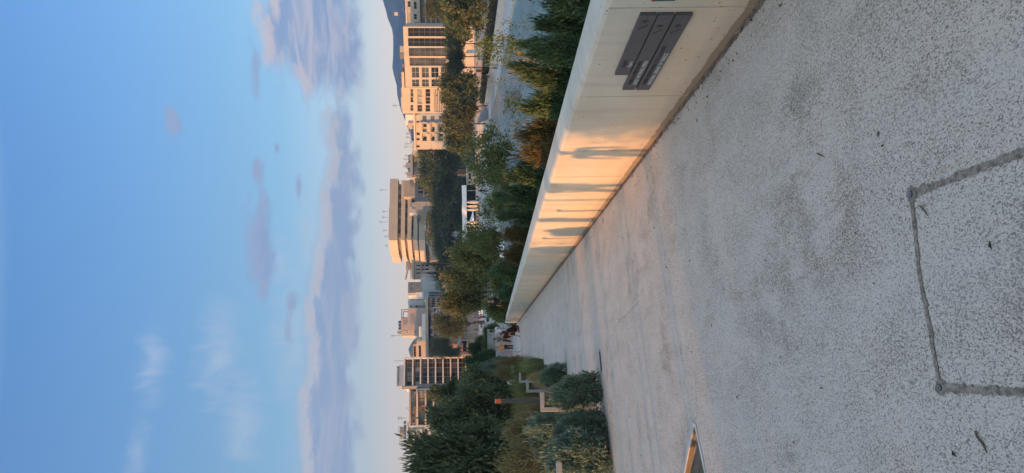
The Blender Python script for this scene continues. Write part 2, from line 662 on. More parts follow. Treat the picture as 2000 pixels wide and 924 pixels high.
F_OLIVE = foliage('olive_green', [(.070, .105, .055), (.150, .190, .100), (.26, .25, .12)])
F_SAGE = foliage('sage_green', [(.10, .17, .135), (.21, .31, .25), (.25, .28, .19)])
F_BRUSH = foliage('dry_brush', [(0.166, 0.166, 0.083), (0.352, 0.307, 0.152), (0.471, 0.307, 0.141)])
F_PLANE = foliage('plane_green', [(0.079, 0.125, 0.046), (0.170, 0.237, 0.086), (0.295, 0.237, 0.079)], trans=.35)
F_LEAFY = foliage('far_leafy_green', [(.060, .088, .030), (.125, .150, .055), (.19, .17, .06)], trans=.3)
F_AUT = foliage('turning_leaves', [(0.098, 0.117, 0.039), (0.189, 0.195, 0.072), (0.260, 0.202, 0.078)], trans=.35)
F_PINE = foliage('pine_green', [(0.062, 0.096, 0.040), (0.133, 0.164, 0.070), (0.218, 0.179, 0.086)])
F_CYP = foliage('cypress_green', [(0.017, 0.032, 0.020), (0.038, 0.058, 0.032), (0.058, 0.065, 0.029)])
F_GRASS = foliage('tall_grass', [(0.126, 0.165, 0.062), (0.254, 0.280, 0.114), (0.430, 0.331, 0.152)])
F_HEDGE = foliage('hedge_green', [(0.014, 0.026, 0.012), (0.035, 0.052, 0.022), (0.058, 0.065, 0.029)])

# ================================================================ SETTING
def sheet(name, poly, z, m, kind='structure'):
    b = MB().quad(*[(p[0], p[1], z) for p in poly])
    return tag(b.build(name, m), kind=kind)


# base ground to the horizon
sheet('ground', [(-6000, -3000), (6000, -3000), (6000, 9000), (-6000, 9000)], -8.0, M_GRASS)
CX0, CX1, CY1 = 13.0, 36.6, 232.0                          # canal edges
# plaza at the foot of the ramp (blocks with real sides, so nothing floats)
tag(MB().prism([(-70, 46), (-4, 46), (1, 75), (8, 98), (CX0, 120), (CX0, CY1), (-70, CY1)], -8, PZ).build('plaza', M_PAVE), kind='structure')
tag(MB().prism([(-250, CY1), (160, CY1), (160, 520), (-250, 520)], -8, PZ - .004).build('far_plaza', M_PAVE), kind='structure')
tag(MB().prism([(45.4, -40), (240, -40), (240, CY1), (45.4, CY1)], -8, -4.0).build('street', M_STREET), kind='structure')
sheet('canal_water', [(CX0, 20), (CX1, 20), (CX1, CY1), (-6, CY1), (-6, 46), (CX0, 46)], -6.5, M_WATER)
tag(MB().prism([(CX1, -20), (41.2, -20), (41.2, CY1), (CX1, CY1)], -8, -6.05).build('promenade', mat('promenade_paving', (.46, .47, .49), .7, .08, .5)), kind='structure')
b = MB()
for i in range(4):
    b.box((41.2 + i * .55, -20, -8), (45.4, CY1, -6.05 + .3 * (i + 1) - i * .0))
tag(b.build('seating_steps', M_STEP), kind='structure')
b = MB()
for i in range(8):
    b.box((CX0, CY1 - 12 + i * 1.5, -8), (CX1, CY1, -6.4 + .5 * (i + 1)))
tag(b.build('canal_steps', M_STEP), kind='structure')
tag(MB().box((CX1 - .35, -20, -6.7), (CX1 + .02, CY1, -6.0)).build('canal_kerb', mat('kerb_pale', (.62, .60, .56), .7, .1, 2)), kind='structure')

# embankment between the ramp's parapet and the canal
b = MB()
ns, nt = 40, 14
for i in range(ns + 1):
    s = -14 + (62 + 14) * i / ns
    e0 = on_ramp(s, WT - .24, .0)
    e0.z -= .25
    for j in range(nt + 1):
        k = j / nt
        p = e0 + (Vector((max(CX0, e0.x + 3), e0.y - k * .0, -7.2)) - e0) * k
        p.z = e0.z + (-7.2 - e0.z) * (k ** 1.4) + .12 * noise.noise(p * .8)
        b.v.append(tuple(p))
for i in range(ns):
    for j in range(nt):
        a = i * (nt + 1) + j
        b.f.append((a, a + nt + 1, a + nt + 2, a + 1))
bank = tag(b.build('embankment', M_SOIL, smooth=True), kind='structure')
tag(MB().box((CX0 - .5, 20, -8), (CX0, 46.3, -5.9)).build('canal_near_kerb', M_STEP), kind='structure')

# garden terrain to the left of the ramp (a little above the path's kerb, falling away with it)
LE = .417 * CAMZ + .02                                    # left edge of the ramp
S_BED, _ = ramp_xy(1172, 830)
b = MB()
ns, nt = 50, 30
for i in range(ns + 1):
    s = S_BED + .12 + (47.5 - S_BED) * i / ns
    for j in range(nt + 1):
        l = LE + .10 + 60 * (j / nt) ** 2
        p = on_ramp(s, l, .02)
        p.z += .10 * noise.noise(p * .7) * min(1, j / 3) - .35 * max(0, l - 3) * .12
        b.v.append(tuple(p))
for i in range(ns):
    for j in range(nt):
        a = i * (nt + 1) + j
        b.f.append((a, a + 1, a + nt + 2, a + nt + 1))
tag(b.build('planting_bed', M_SOIL, smooth=True), kind='structure')

tag(MB().prism([(-11.5, 50), (-32, 215), (-69.9, 215), (-69.9, 46.01), (-13.5, 46.01)], PZ - .1, PZ + .03).build('lawn', mat('lawn_grass', (.10, .115, .05), .95, .4, 2, .8, 14)), kind='structure')

# the ramp: one slab sheet with the wedge-shaped planter left open in it
tipx, tipy = ramp_xy(1357, 829)
up = Vector(ramp_xy(1338, 924)); dn = Vector(ramp_xy(1377, 924))
tip = Vector((tipx, tipy))
K = 2.6
wedge = [tip, tip + (dn - tip) * K, tip + (up - tip) * K]
S0, S1 = -4.0, 50.5
outer = [(S0, WT), (S1, WT), (S1, LE), (S_BED, LE), (S_BED, 9.0), (S0, 9.0)]
bm = bmesh.new()
def loop(pts):
    vs = [bm.verts.new((p[0], p[1], 0)) for p in pts]
    return [bm.edges.new((vs[i], vs[(i + 1) % len(vs)])) for i in range(len(vs))]
ed = loop(outer) + loop(wedge)
bmesh.ops.triangle_fill(bm, edges=ed, use_beauty=True)
me = bpy.data.meshes.new('path')
for f in bm.faces:
    if f.normal.z < 0:
        f.normal_flip()
bm.to_mesh(me); bm.free()
me.materials.append(M_PATH)
path = tag(link('path', me, None, MR), kind='structure')
# recess: concrete sides and soil at the bottom, with a slim edging strip round the rim
b = MB()
for i in range(3):
    a, c = wedge[i], wedge[(i + 1) % 3]
    b.quad((a.x, a.y, 0), (c.x, c.y, 0), (c.x, c.y, -.16), (a.x, a.y, -.16))
tag(b.build('planter_sides', M_WALL, frame=MR), kind='structure')
tag(MB().quad(*[(p.x, p.y, -.10) for p in wedge]).build('planter_soil', mat('damp_soil', (.17, .16, .12), .95, .3, 9, .6, 60), frame=MR), kind='structure')
b = MB()
cen = (wedge[0] + wedge[1] + wedge[2]) / 3
for i in (0, 2):
    a, c = wedge[i], wedge[(i + 1) % 3]
    n_ = Vector((-(c - a).y, (c - a).x)).normalized()
    if n_.dot(cen - a) > 0: n_ = -n_
    wd = .035
    q = [a, c, c + n_ * wd, a + n_ * wd]
    b.add([(p.x, p.y, .006) for p in q] + [(p.x, p.y, -.1) for p in q], [(0, 1, 2, 3), (0, 4, 5, 1), (1, 5, 6, 2), (2, 6, 7, 3), (3, 7, 4, 0)])
tag(b.build('planter_edging', M_KERB, frame=MR), kind='structure')
# bed kerbs: along the ramp, with gaps, and across the front of the bed
b = MB()
b.bbox((S_BED + .02, LE + .02, -.1), (S_BED + 1.3, LE + .12, .015), .008)
b.bbox((S_BED + 1.9, LE + .02, -.1), (S_BED + 22, LE + .12, .012), .008)
b.bbox((S_BED - .01, LE + .13, -.1), (S_BED + .10, LE + .75, .015), .008)
b.bbox((S_BED - .01, LE + .80, -.1), (S_BED + .10, LE + 9, .012), .008)
tag(b.build('bed_kerb', M_KERB, frame=MR), kind='structure')


def ragged_strip(b, pts, wd, z, seed):
    rnd = random.Random(seed)
    for i in range(len(pts) - 1):
        a, c = Vector(pts[i]), Vector(pts[i + 1])
        L = (c - a).length
        n = max(2, int(L / .006))
        d = (c - a) / L
        nn = Vector((-d.y, d.x))
        off = len(b.v)
        for k in range(n + 1):
            p = a + d * L * k / n
            f_ = lambda q: .22 * noise.noise(Vector((k * .05, seed, q))) + .13 * noise.noise(Vector((k * .37, seed, q + 3))) + .22 * (rnd.random() - .5) + .35 * rnd.random() * max(0, noise.noise(Vector((k * .13, seed, q + 5)))) * 2
            w1 = wd * max(.12, .38 + f_(0))
            w2 = wd * max(.12, .38 + f_(20))
            b.v.append((p.x + nn.x * w1, p.y + nn.y * w1, z))
            b.v.append((p.x - nn.x * w2, p.y - nn.y * w2, z))
        for k in range(n):
            b.f.append((off + 2 * k, off + 2 * k + 1, off + 2 * k + 3, off + 2 * k + 2))


jA, jB, jC, jD, jE = [Vector(ramp_xy(*p)) for p in ((1781, 379), (2003, 296), (1796, 530), (1838, 757), (2003, 767))]
b = MB()
ragged_strip(b, [jA, jB], .030, .003, 1)
ragged_strip(b, [jA, jC, jD], .024, .0034, 2)
ragged_strip(b, [jD, jE], .030, .0038, 3)
for c_ in (jA, jD):
    b.add([(c_.x + .026 * math.cos(t) * (1 + .45 * noise.noise(Vector((math.cos(t) * 2, math.sin(t) * 2, c_.y)))), c_.y + .028 * math.sin(t) * (1 + .45 * noise.noise(Vector((math.cos(t) * 2, math.sin(t) * 2, c_.y + 5)))), .0043) for t in [k * math.pi / 14 for k in range(28)]], [tuple(range(28))])
for k, (p0, p1) in enumerate((((1205, 632), (1250, 588)), ((1088, 748), (1098, 700)), ((1096, 745), (1110, 735)))):
    ragged_strip(b, [Vector(ramp_xy(*p0)), Vector(ramp_xy(*p1))], .005 if k == 0 else .012, .0032 + k * .0003, 5 + k)
tag(b.build('path_joints', M_DIRT, frame=MR), kind='structure')
# dirt gathered along the wall's foot
b = MB()
ragged_strip(b, [Vector((.8, WT + .02)), Vector((47, WT + .02))], .05, .0028, 11)
tag(b.build('path_edge_dirt', mat('edge_dirt', (.17, .135, .10), .95, .5, 12, .6, 90), frame=MR), kind='structure')

# leaf litter and grit
rnd = random.Random(5)
b = MB()
for k in range(420):
    s_ = 1.2 + 16 * rnd.random() ** 1.6
    l_ = WT + .02 + abs(rnd.gauss(0, .10)) if k < 260 else rnd.uniform(WT + .05, 3)
    a_ = rnd.uniform(0, 6.28); L_ = rnd.uniform(.006, .02) * (1 if k < 260 else .8); w_ = L_ * rnd.uniform(.2, .5)
    d_ = Vector((math.cos(a_), math.sin(a_))); n_ = Vector((-d_.y, d_.x))
    z_ = .006 + .006 * rnd.random()
    b.quad((s_ - d_.x * L_, l_ - d_.y * L_, z_), (s_ + n_.x * w_, l_ + n_.y * w_, z_ + .006), (s_ + d_.x * L_, l_ + d_.y * L_, z_), (s_ - n_.x * w_, l_ - n_.y * w_, z_ + .002))
tag(b.build('leaf_litter', mat('dead_leaf', (.055, .042, .032), .9, .5, 8), frame=MR), 'small dead leaves and grit scattered over the path and along the wall foot', kind='stuff')

# ================================================================ THE PARAPET AND ITS SIGNS
b = MB()
SE = 48.3
prof = [(WT, -.3), (WT, WH - .035), (WT - .012, WH - .012), (WT - .045, WH), (WT - .235, WH + .012), (WT - .25, WH), (WT - .25, -.9)]
NS = 60
for i in range(NS + 1):
    s = -5 + (SE + 5) * i / NS
    for (l, h) in prof:
        b.v.append((s, l, h + (.004 * noise.noise(Vector((s * .6, 0, 3))) if h > .5 else 0)))
n = len(prof)
for i in range(NS):
    for k in range(n):
        b.f.append((i * n + k, (i + 1) * n + k, (i + 1) * n + (k + 1) % n, i * n + (k + 1) % n))
b.f += [tuple(range(n)), tuple(range(NS * n, NS * n + n))[::-1]]
wall = b.build('concrete_wall', M_WALL, frame=MR)
tag(wall, 'long low cast concrete parapet wall along the right side of the path', 'wall')
b = MB()
for (px, py) in ((1350, 14), (1290, 187), (1200, 244 + 50), (1180, 345), (1120, 400), (1100, 535), (1060, 580)):
    s_, _ = wall_sh(px, py)
    b.box((s_ - .003, WT + .0015, .01), (s_ + .003, WT - .01, WH - .03))
jn = b.build('joint', mat('wall_joint', (.33, .30, .245), .9, .3, 10), parent=wall)

# plaques: three slim grey boards, right end at y=30
def text_mesh(name, body, m, parent, size, M, greek=False):
    cu = bpy.data.curves.new(name, 'FONT')
    cu.body = body
    cu.size = size
    cu.extrude = .0008
    tmp = bpy.data.objects.new('tmp', cu)
    COL.objects.link(tmp)
    dg = bpy.context.evaluated_depsgraph_get()
    me = bpy.data.meshes.new_from_object(tmp.evaluated_get(dg))
    bpy.data.objects.remove(tmp); bpy.data.curves.remove(cu)
    me.name = name
    me.materials.clear(); me.materials.append(m)
    o = bpy.data.objects.new(name, me)
    COL.objects.link(o)
    o.parent = parent
    o.matrix_local = M
    return o


# each board given by its corner pixels; local frame of a plaque: x along the wall towards
# the viewer's right (uphill), y up the wall, z out of the wall
def plaque(name, label, pr_top, pr_bot, pl_top, en, gr, grx, en_x):
    """right-top, right-bottom, left-top pixels"""
    s1, h1 = wall_sh(*pr_top, .02); s1b, h0 = wall_sh(*pr_bot, .02); s2, h2 = wall_sh(*pl_top, .02)
    H = h1 - h0
    L = s2 - s1
    # frame: origin lower left corner (far end), x -> -s
    Mx = Matrix((( -1, 0, 0, s2), (0, 0, 1, WT), (0, 1, 0, h0), (0, 0, 0, 1)))
    root = thing(name, label, 'sign', frame=MR @ Mx, group='sign boards on the concrete wall')
    MB().bbox((0, 0, 0), (L, H, .022), .0015).build('board', M_PLAQUE, root)
    fs = H * .40
    text_mesh('pale_text', en, M_PALEINK, root, fs, Matrix.Translation((en_x * L, H * .13, .0225)))
    text_mesh('dark_text', gr, M_INK, root, fs, Matrix.Translation((grx * L, H * .53, .0225)))
    # steps symbol and arrow near the right end
    sb = MB()
    x0, y0 = L * .80, H * .78
    for k in range(4):
        sx = H * .15
        sy = H * .13
        sb.box((x0 + k * sx, y0 - k * sy - .004, .0222), (x0 + (k + 1) * sx, y0 - k * sy, .0236))
        sb.box((x0 + (k + 1) * sx - .004, y0 - (k + 1) * sy, .0222), (x0 + (k + 1) * sx, y0 - k * sy, .0236))
    sb.build('steps_symbol', M_INK, root)
    ab = MB()
    ax, ay, aw = L * .80 + H * .82, H * .55, H * .42
    t_ = .0035
    ab.box((ax, ay - t_, .0222), (ax + aw, ay + t_, .0236))
    for sg in (-1, 1):
        q = Vector((-1, sg * 1.0)).normalized(); nrm = Vector((-q.y, q.x)) * t_
        tp = Vector((ax + aw, ay)); e = tp + q * H * .26
        ps = [tp + nrm, e + nrm, e - nrm, tp - nrm]
        ab.add([(p.x, p.y, .0222) for p in ps] + [(p.x, p.y, .0240) for p in ps], [(3, 2, 1, 0), (4, 5, 6, 7), (0, 1, 5, 4), (1, 2, 6, 5), (2, 3, 7, 6), (3, 0, 4, 7)])
    ab.build('arrow', M_INK, root)
    for xx in (L * .03, L * .97):
        MB().tube([(xx, H * .5, .0215), (xx, H * .5, .0238)], .004, 8).build('screw', M_DARK, root)
    return root


plaque('sign_board', 'topmost and shortest grey board on the concrete wall, reading Agora', (1251, 30), (1283, 30), (1187, 147), 'Agora', '\u0391\u03b3\u03bf\u03c1\u03ac', .16, .16)
plaque('sign_board', 'middle grey board on the concrete wall, reading Greek National Opera', (1286, 30), (1317, 30), (1199, 176), 'GREEK NATIONAL OPERA', '\u0395\u0398\u039d\u0399\u039a\u0397 \u039b\u03a5\u03a1\u0399\u039a\u0397 \u03a3\u039a\u0397\u039d\u0397', .09, .09)
plaque('sign_board', 'lowest grey board on the concrete wall, reading National Library of Greece', (1321, 29.5), (1353, 29.5), (1228, 176), 'NATIONAL LIBRARY OF GREECE', '\u0395\u0398\u039d\u0399\u039a\u0397 \u0392\u0399\u0392\u039b\u0399\u039f\u0398\u0397\u039a\u0397 \u03a4\u0397\u03a3 \u0395\u039b\u039b\u0391\u0394\u039f\u03a3', .09, .09)
# the end of a teal poster reaching into the picture
s1, h1 = wall_sh(1272, 1.5); s2, h0 = wall_sh(1318, 1.5)
Mx = Matrix(((-1, 0, 0, s1), (0, 0, 1, WT), (0, 1, 0, h0), (0, 0, 0, 1)))
po = thing('poster', 'teal poster with a red corner fixed to the wall at the picture edge', 'poster', frame=MR @ Mx)
MB().bbox((0, 0, 0), (.5, h1 - h0, .004), .001).build('sheet', mat('teal_print', (.02, .09, .095), .5, .2, 6), po)
MB().box((0, (h1 - h0) * .86, .0041), (.5, h1 - h0 - .001, .0052)).build('red_band', mat('red_print', (.25, .03, .02), .5, .2, 6), po)

# ================================================================ SMALL THINGS ON THE PATH
for c_, lab in ((jA, 'small round metal stud in the paving joint corner nearer the wall'), (jD, 'small round metal stud in the paving joint corner farther from the wall')):
    st = MB()
    ring = []
    st.tube([(0, 0, -.004), (0, 0, .0055)], [.011, .011], 14)
    o = st.build('paving_stud', M_DSTEEL, frame=MR @ Matrix.Translation((c_.x, c_.y, .002)))
    tag(o, lab, 'stud', 'metal studs in the paving')
    hm = MB()
    N = 14
    for k in range(N):
        a0, a1 = 2 * math.pi * k / N, 2 * math.pi * (k + 1) / N
        for r0_, r1_ in ((.005, .008),):
            hm.quad((r0_ * math.cos(a0), r0_ * math.sin(a0), .0062), (r1_ * math.cos(a0), r1_ * math.sin(a0), .0062), (r1_ * math.cos(a1), r1_ * math.sin(a1), .0062), (r0_ * math.cos(a1), r0_ * math.sin(a1), .0062))
    hm.build('ring', M_STEEL, o)

a_, c_ = Vector(ramp_xy(1171, 685)), Vector(ramp_xy(1175, 725))
dd = (c_ - a_); Ld = dd.length
dg_ = thing('drain_grate', 'narrow dark slotted drain grate set across the middle of the path', 'drain', frame=MR @ Matrix.Translation((a_.x, a_.y, 0)) @ Matrix.Rotation(math.atan2(dd.y, dd.x), 4, 'Z'))
MB().box((0, -.062, -.02), (Ld, .062, .002)).build('frame', M_DSTEEL, dg_)
b = MB()
for k in range(int(Ld / .03)):
    b.box((.012 + k * .03, -.048, .002), (.026 + k * .03, .048, .005))
b.build('bars', M_DARK, dg_)

for pts, r_, lab, m_ in (([(1908, 842), (1912, 852), (1922, 866), (1932, 884)], .0035, 'curved brown twig lying on the near path', M_BARK),
                         ([(1822, 345), (1850, 332), (1880, 316), (1908, 298)], .0012, 'pale dry grass blade lying along the paving joint', mat('straw', (.5, .45, .32), .7, .2, 30)),
                         ([(1800, 402), (1808, 410), (1816, 422)], .0025, 'short dark twig lying beside the paving joint corner', M_BARK),
                         ([(1598, 300), (1606, 303), (1612, 306)], .003, 'small dark leaf stalk lying on the bare path', M_BARK)):
    w3 = [(*ramp_xy(*p), .005 + .002 * (i % 2)) for i, p in enumerate(pts)]
    o = MB().tube(w3, [r_] * (len(w3) - 1) + [r_ * .5], 6).build('twig' if m_ is M_BARK else 'dry_grass_stalk', m_, frame=MR)
    tag(o, lab, 'twig' if m_ is M_BARK else 'dry stalk')

# ================================================================ PATH LIGHTS
base_s, base_l = ramp_xy(1168, 797)
LH = .575 * CAMZ
def path_light():
    root = thing('path_light', '', 'path light', frame=MR @ Matrix.Translation((base_s, base_l, 0)), group='row of grey path lights')
    MB().bbox((-.028, -.03, -.05), (.028, .03, LH), .004).build('post', M_STEEL, root)
    MB().bbox((-.028, -.245, LH - .056), (.028, -.0305, LH), .004).build('arm', M_STEEL, root)
    MB().box((-.02, -.235, LH - .0595), (.02, -.06, LH - .057)).build('lens', mat('frosted_lens', (.6, .6, .58), .3, .05, 5), root)
    MB().bbox((-.06, -.065, -.03), (.06, .065, .012), .003).build('base_plate', M_DSTEEL, root)
    for sx in (-1, 1):
        MB().tube([(sx * .045, sx * .048, .012), (sx * .045, sx * .048, .022)], .007, 8).build('bolt', M_STEEL, root)
    return root
pl0 = path_light()
ords = ['nearest', 'second nearest', 'third nearest', 'fourth nearest', 'fifth nearest', 'sixth nearest', 'seventh nearest', 'farthest']
for i in range(8):
    o = pl0 if i == 0 else copy_tree(pl0)
    o.matrix_world = MR @ Matrix.Translation((base_s + i * 4.95, base_l + i * .012, 0))
    o['label'] = ords[i] + ' bent grey square-tube light in the row along the path'
# the front light of a second row, cut by the picture edge
p_ = ramp_xy(1180, 940)
o = copy_tree(pl0)
ps_ = Vector(at(1090, 926, 7.6)); lq = MR.inverted() @ ps_
o.matrix_world = MR @ Matrix.Translation((lq.x, lq.y + .12, 0))
o['label'] = 'grey bent path light among sage bushes at the picture edge, most of it cut off'

# marker post
p_ = at(967, 784, 13.5)
bz = on_ramp(13.2, 2.2).z
mp = thing('marker_post', 'tall charcoal post with an orange block on top, in the planting', 'post', (p_.x, p_.y, bz))
MB().bbox((-.035, -.035, -.3), (.035, .035, p_.z - bz - .115), .004).build('post', M_DSTEEL, mp)
MB().bbox((-.036, -.036, p_.z - bz - .114), (.036, .036, p_.z - bz - .012), .004).build('orange_block', M_ORANGE, mp)
MB().bbox((-.036, -.036, p_.z - bz - .0119), (.036, .036, p_.z - bz), .004).build('cap', M_KERB, mp)

# tall camera pole in the left garden
p_ = at(897, 771, 48); bz = -1.9
cp = thing('camera_pole', 'thin grey pole carrying a small camera, standing before the olive trees', 'pole', (p_.x, p_.y, bz))
H_ = p_.z - bz
MB().tube([(.1, 0, 0), (0, 0, H_)], [.06, .04], 8).build('pole', M_STEEL, cp)
MB().bbox((-.06, -.3, H_ * .80), (.06, .02, H_ * .80 + .14), .01).build('camera', mat('pale_blue_housing', (.45, .55, .6), .4), cp)
MB().bbox((-.22, -.16, 0), (.22, .16, .55), .01).build('plinth', M_KERB, cp)

# ================================================================ FOLIAGE
def leaf_mesh(name, m, n, clumps, ll, lw, seed, out=.6, upw=.0, csize=.22, squash=(1, 1, 1), low=-.75, rmin=.45, curl=.25, lobes=.25, core=.12, dome=False):
    """unit crown: n leaf-sized faces gathered in clumps through the crown's volume"""
    rg = np.random.default_rng(seed)
    d = rg.normal(size=(clumps, 3)); d /= np.linalg.norm(d, axis=1)[:, None]
    d[:, 2] = np.where(d[:, 2] < low, -d[:, 2], d[:, 2])
    lob = 1 + lobes * np.array([noise.noise(Vector(v * 1.7) + Vector((seed * 3.1, 0, 0))) * 2 for v in d])
    r = (rmin + (.92 - rmin) * rg.random(clumps) ** .6) * lob
    cc = d * r[:, None]
    cs = csize * rg.uniform(.55, 1.3, clumps)
    idx = rg.integers(0, clumps, n)
    off = rg.normal(size=(n, 3)) * cs[idx][:, None] * .55
    p = cc[idx] + off
    ncore = int(n * core)
    dc = rg.normal(size=(ncore, 3)); dc /= np.linalg.norm(dc, axis=1)[:, None]
    p[:ncore] = dc * (rg.random(ncore) ** .5 * .55)[:, None]
    p *= np.array(squash)
    if dome:
        zz = np.clip(p[:, 2], -.93, 0)
        k_ = np.where(p[:, 2] < 0, np.minimum(1 / np.sqrt(1 - zz * zz), 2.2) * .97, 1)
        p[:, 0] *= k_; p[:, 1] *= k_
    pd = p / (np.linalg.norm(p, axis=1)[:, None] + 1e-6)
    a = out * pd + .35 * off / (cs[idx][:, None] + 1e-6) + rg.normal(size=(n, 3)) * (1 - out) + np.array([0, 0, upw])
    a /= np.linalg.norm(a, axis=1)[:, None]
    b = np.cross(a, rg.normal(size=(n, 3))); b /= np.linalg.norm(b, axis=1)[:, None]
    c = np.cross(a, b)
    L = ll * rg.uniform(.6, 1.35, n); W = lw * rg.uniform(.7, 1.3, n)
    L[:ncore] *= 1.5; W[:ncore] *= 1.8
    L, W = L[:, None], W[:, None]
    v = np.stack([p, p + a * L * .45 + b * W * .5 + c * W * curl, p + a * L, p + a * L * .45 - b * W * .5 + c * W * curl], 1).reshape(-1, 3)
    me = bpy.data.meshes.new(name)
    me.vertices.add(4 * n); me.loops.add(4 * n); me.polygons.add(n)
    me.vertices.foreach_set('co', v.astype(np.float32).ravel())
    me.loops.foreach_set('vertex_index', np.arange(4 * n, dtype=np.int32))
    me.polygons.foreach_set('loop_start', np.arange(0, 4 * n, 4, dtype=np.int32))
    me.materials.append(m)
    me.update()
    me.validate()
    return me


def blade_mesh(name, m, n, seed, spread=.6, lean=.5, wd=.012, bend=.5):
    """unit tussock of long thin blades"""
    rg = random.Random(seed)
    v, f = [], []
    for k in range(n):
        a = rg.uniform(0, 6.283); r0 = spread * math.sqrt(rg.random())
        h = rg.uniform(.55, 1.0)
        ln = lean * rg.uniform(.1, 1) * (0.4 + r0)
        b = a + rg.gauss(0, .6)
        dx, dy = math.cos(b), math.sin(b)
        sx, sy = -dy * wd, dx * wd
        base = Vector((r0 * math.cos(a), r0 * math.sin(a), 0))
        o = len(v)
        for i in range(4):
            t = i / 3
            q = base + Vector((dx * ln * (t + bend * t * t), dy * ln * (t + bend * t * t), h * (t - .18 * bend * t * t)))
            ww = (1 - t) * .9 + .1
            v.append((q.x + sx * ww, q.y + sy * ww, q.z)); v.append((q.x - sx * ww, q.y - sy * ww, q.z))
        for i in range(3):
            f.append((o + 2 * i, o + 2 * i + 1, o + 2 * i + 3, o + 2 * i + 2))
    me = bpy.data.meshes.new(name)
    me.from_pydata(v, [], f)
    me.materials.append(m)
    return me


PRO = {
    'juniper': [leaf_mesh('foliage', F_JUN, 11000, 90, .155, .046, 11 + k, out=.55, upw=.12, rmin=.55, csize=.20, dome=True, low=-.9) for k in range(3)],
    'juniper_brown': [leaf_mesh('foliage', F_JUNB, 9500, 90, .15, .044, 31 + k, out=.55, upw=.1, csize=.26, dome=True, low=-.9) for k in range(2)],
    'sage': [leaf_mesh('foliage', F_SAGE, 10000, 70, .165, .050, 41 + k, out=.6, upw=.6, rmin=.6, csize=.19, dome=True, low=-.85) for k in range(3)],
    'green_sage': [leaf_mesh('foliage', foliage('green_sage', [(.10, .165, .115), (.21, .30, .215), (.28, .30, .19)]), 10000, 64, .165, .056, 46 + k, out=.6, upw=.5, rmin=.6, csize=.20, dome=True, low=-.85) for k in range(2)],
    'brush': [leaf_mesh('foliage', F_BRUSH, 9000, 80, .13, .032, 51 + k, out=.45, upw=.6, csize=.28, dome=True, low=-.85) for k in range(2)],
    'bushy_olive': [leaf_mesh('crown', F_OLIVE, 15000, 85, .115, .044, 161 + k, out=.5, rmin=.55, csize=.17, dome=True, low=-.9) for k in range(3)],
    'olive': [leaf_mesh('crown', F_OLIVE, 16000, 130, .07, .026, 61 + k, out=.5, csize=.22) for k in range(3)],
    'plane': [leaf_mesh('crown', F_PLANE, 4200, 75, .085, .062, 71 + k, out=.3, csize=.24, lobes=.5, core=.05) for k in range(3)],
    'sparse_plane': [leaf_mesh('crown', F_PLANE, 1500, 60, .075, .055, 75 + k, out=.3, csize=.22, lobes=.6, core=.02, rmin=.15) for k in range(2)],
    'autumn': [leaf_mesh('crown', F_AUT, 6500, 95, .098, .072, 81 + k, out=.35, csize=.22, lobes=.4, core=.06) for k in range(3)],
    'leafy': [leaf_mesh('crown', F_LEAFY, 6500, 85, .118, .088, 181 + k, out=.35, csize=.21, lobes=.35, core=.1) for k in range(3)],
    'pine': [leaf_mesh('crown', F_PINE, 11000, 90, .085, .036, 91 + k, out=.6, upw=.3, csize=.20, low=-.4, rmin=.55, lobes=.35) for k in range(3)],
    'shrub': [leaf_mesh('foliage', F_PLANE, 6000, 60, .13, .06, 101 + k, out=.5, upw=.3, csize=.26, dome=True, low=-.85) for k in range(2)],
    'cypress': [leaf_mesh('crown', F_CYP, 2600, 60, .10, .035, 111, out=.3, upw=1.2, csize=.3, low=-.9)],
    'grass': [blade_mesh('blades', F_GRASS, 900, 121 + k, .8, .8, .016) for k in range(2)],
    'reed': [blade_mesh('blades', foliage('reed_green', [(.045, .065, .035), (.09, .12, .06), (.15, .14, .07)]), 70, 131, .22, 1.5, .012, .8)],
}
KIND_NAMES = {'bushy_olive': 'olive_tree', 'juniper': 'juniper_bush', 'juniper_brown': 'juniper_bush', 'sage': 'sage_bush', 'green_sage': 'sage_bush', 'brush': 'dry_bush', 'olive': 'olive_tree',
              'plane': 'plane_tree', 'sparse_plane': 'plane_tree', 'autumn': 'plane_tree', 'leafy': 'plane_tree', 'pine': 'pine_tree', 'shrub': 'bush', 'cypress': 'cypress_tree', 'grass': 'grass_tussock', 'reed': 'reed_tussock'}
TREES = {'leafy', 'olive', 'bushy_olive', 'plane', 'sparse_plane', 'autumn', 'pine', 'cypress'}
_cnt = [0]


def trunk_mesh(H, r, lean, seed, top, rad, m):
    """tapered trunk with a few limbs reaching into the crown; H is the crown centre's height"""
    rg = random.Random(seed)
    b = MB()
    pts = []
    for i in range(6):
        t = i / 5
        pts.append((lean[0] * t * t + rg.gauss(0, r * .3) * (i > 0), lean[1] * t * t + rg.gauss(0, r * .3) * (i > 0), -.3 + (H + .3) * t))
    b.tube(pts, [r * (1.25 - .75 * i / 5) for i in range(6)], 8)
    for k in range(6):
        a = k * 2.4 + rg.random(); st = Vector(pts[3]).lerp(Vector(pts[5]), rg.random() * .8)
        e = Vector((lean[0], lean[1], H)) + Vector((math.cos(a) * rad[0] * .6, math.sin(a) * rad[0] * .6, rad[1] * rg.uniform(-.1, .6)))
        md = st.lerp(e, .5) + Vector((0, 0, -.08 * rad[1]))
        b.tube([st, md, e], [r * .5, r * .33, r * .12], 5)
    return b, m


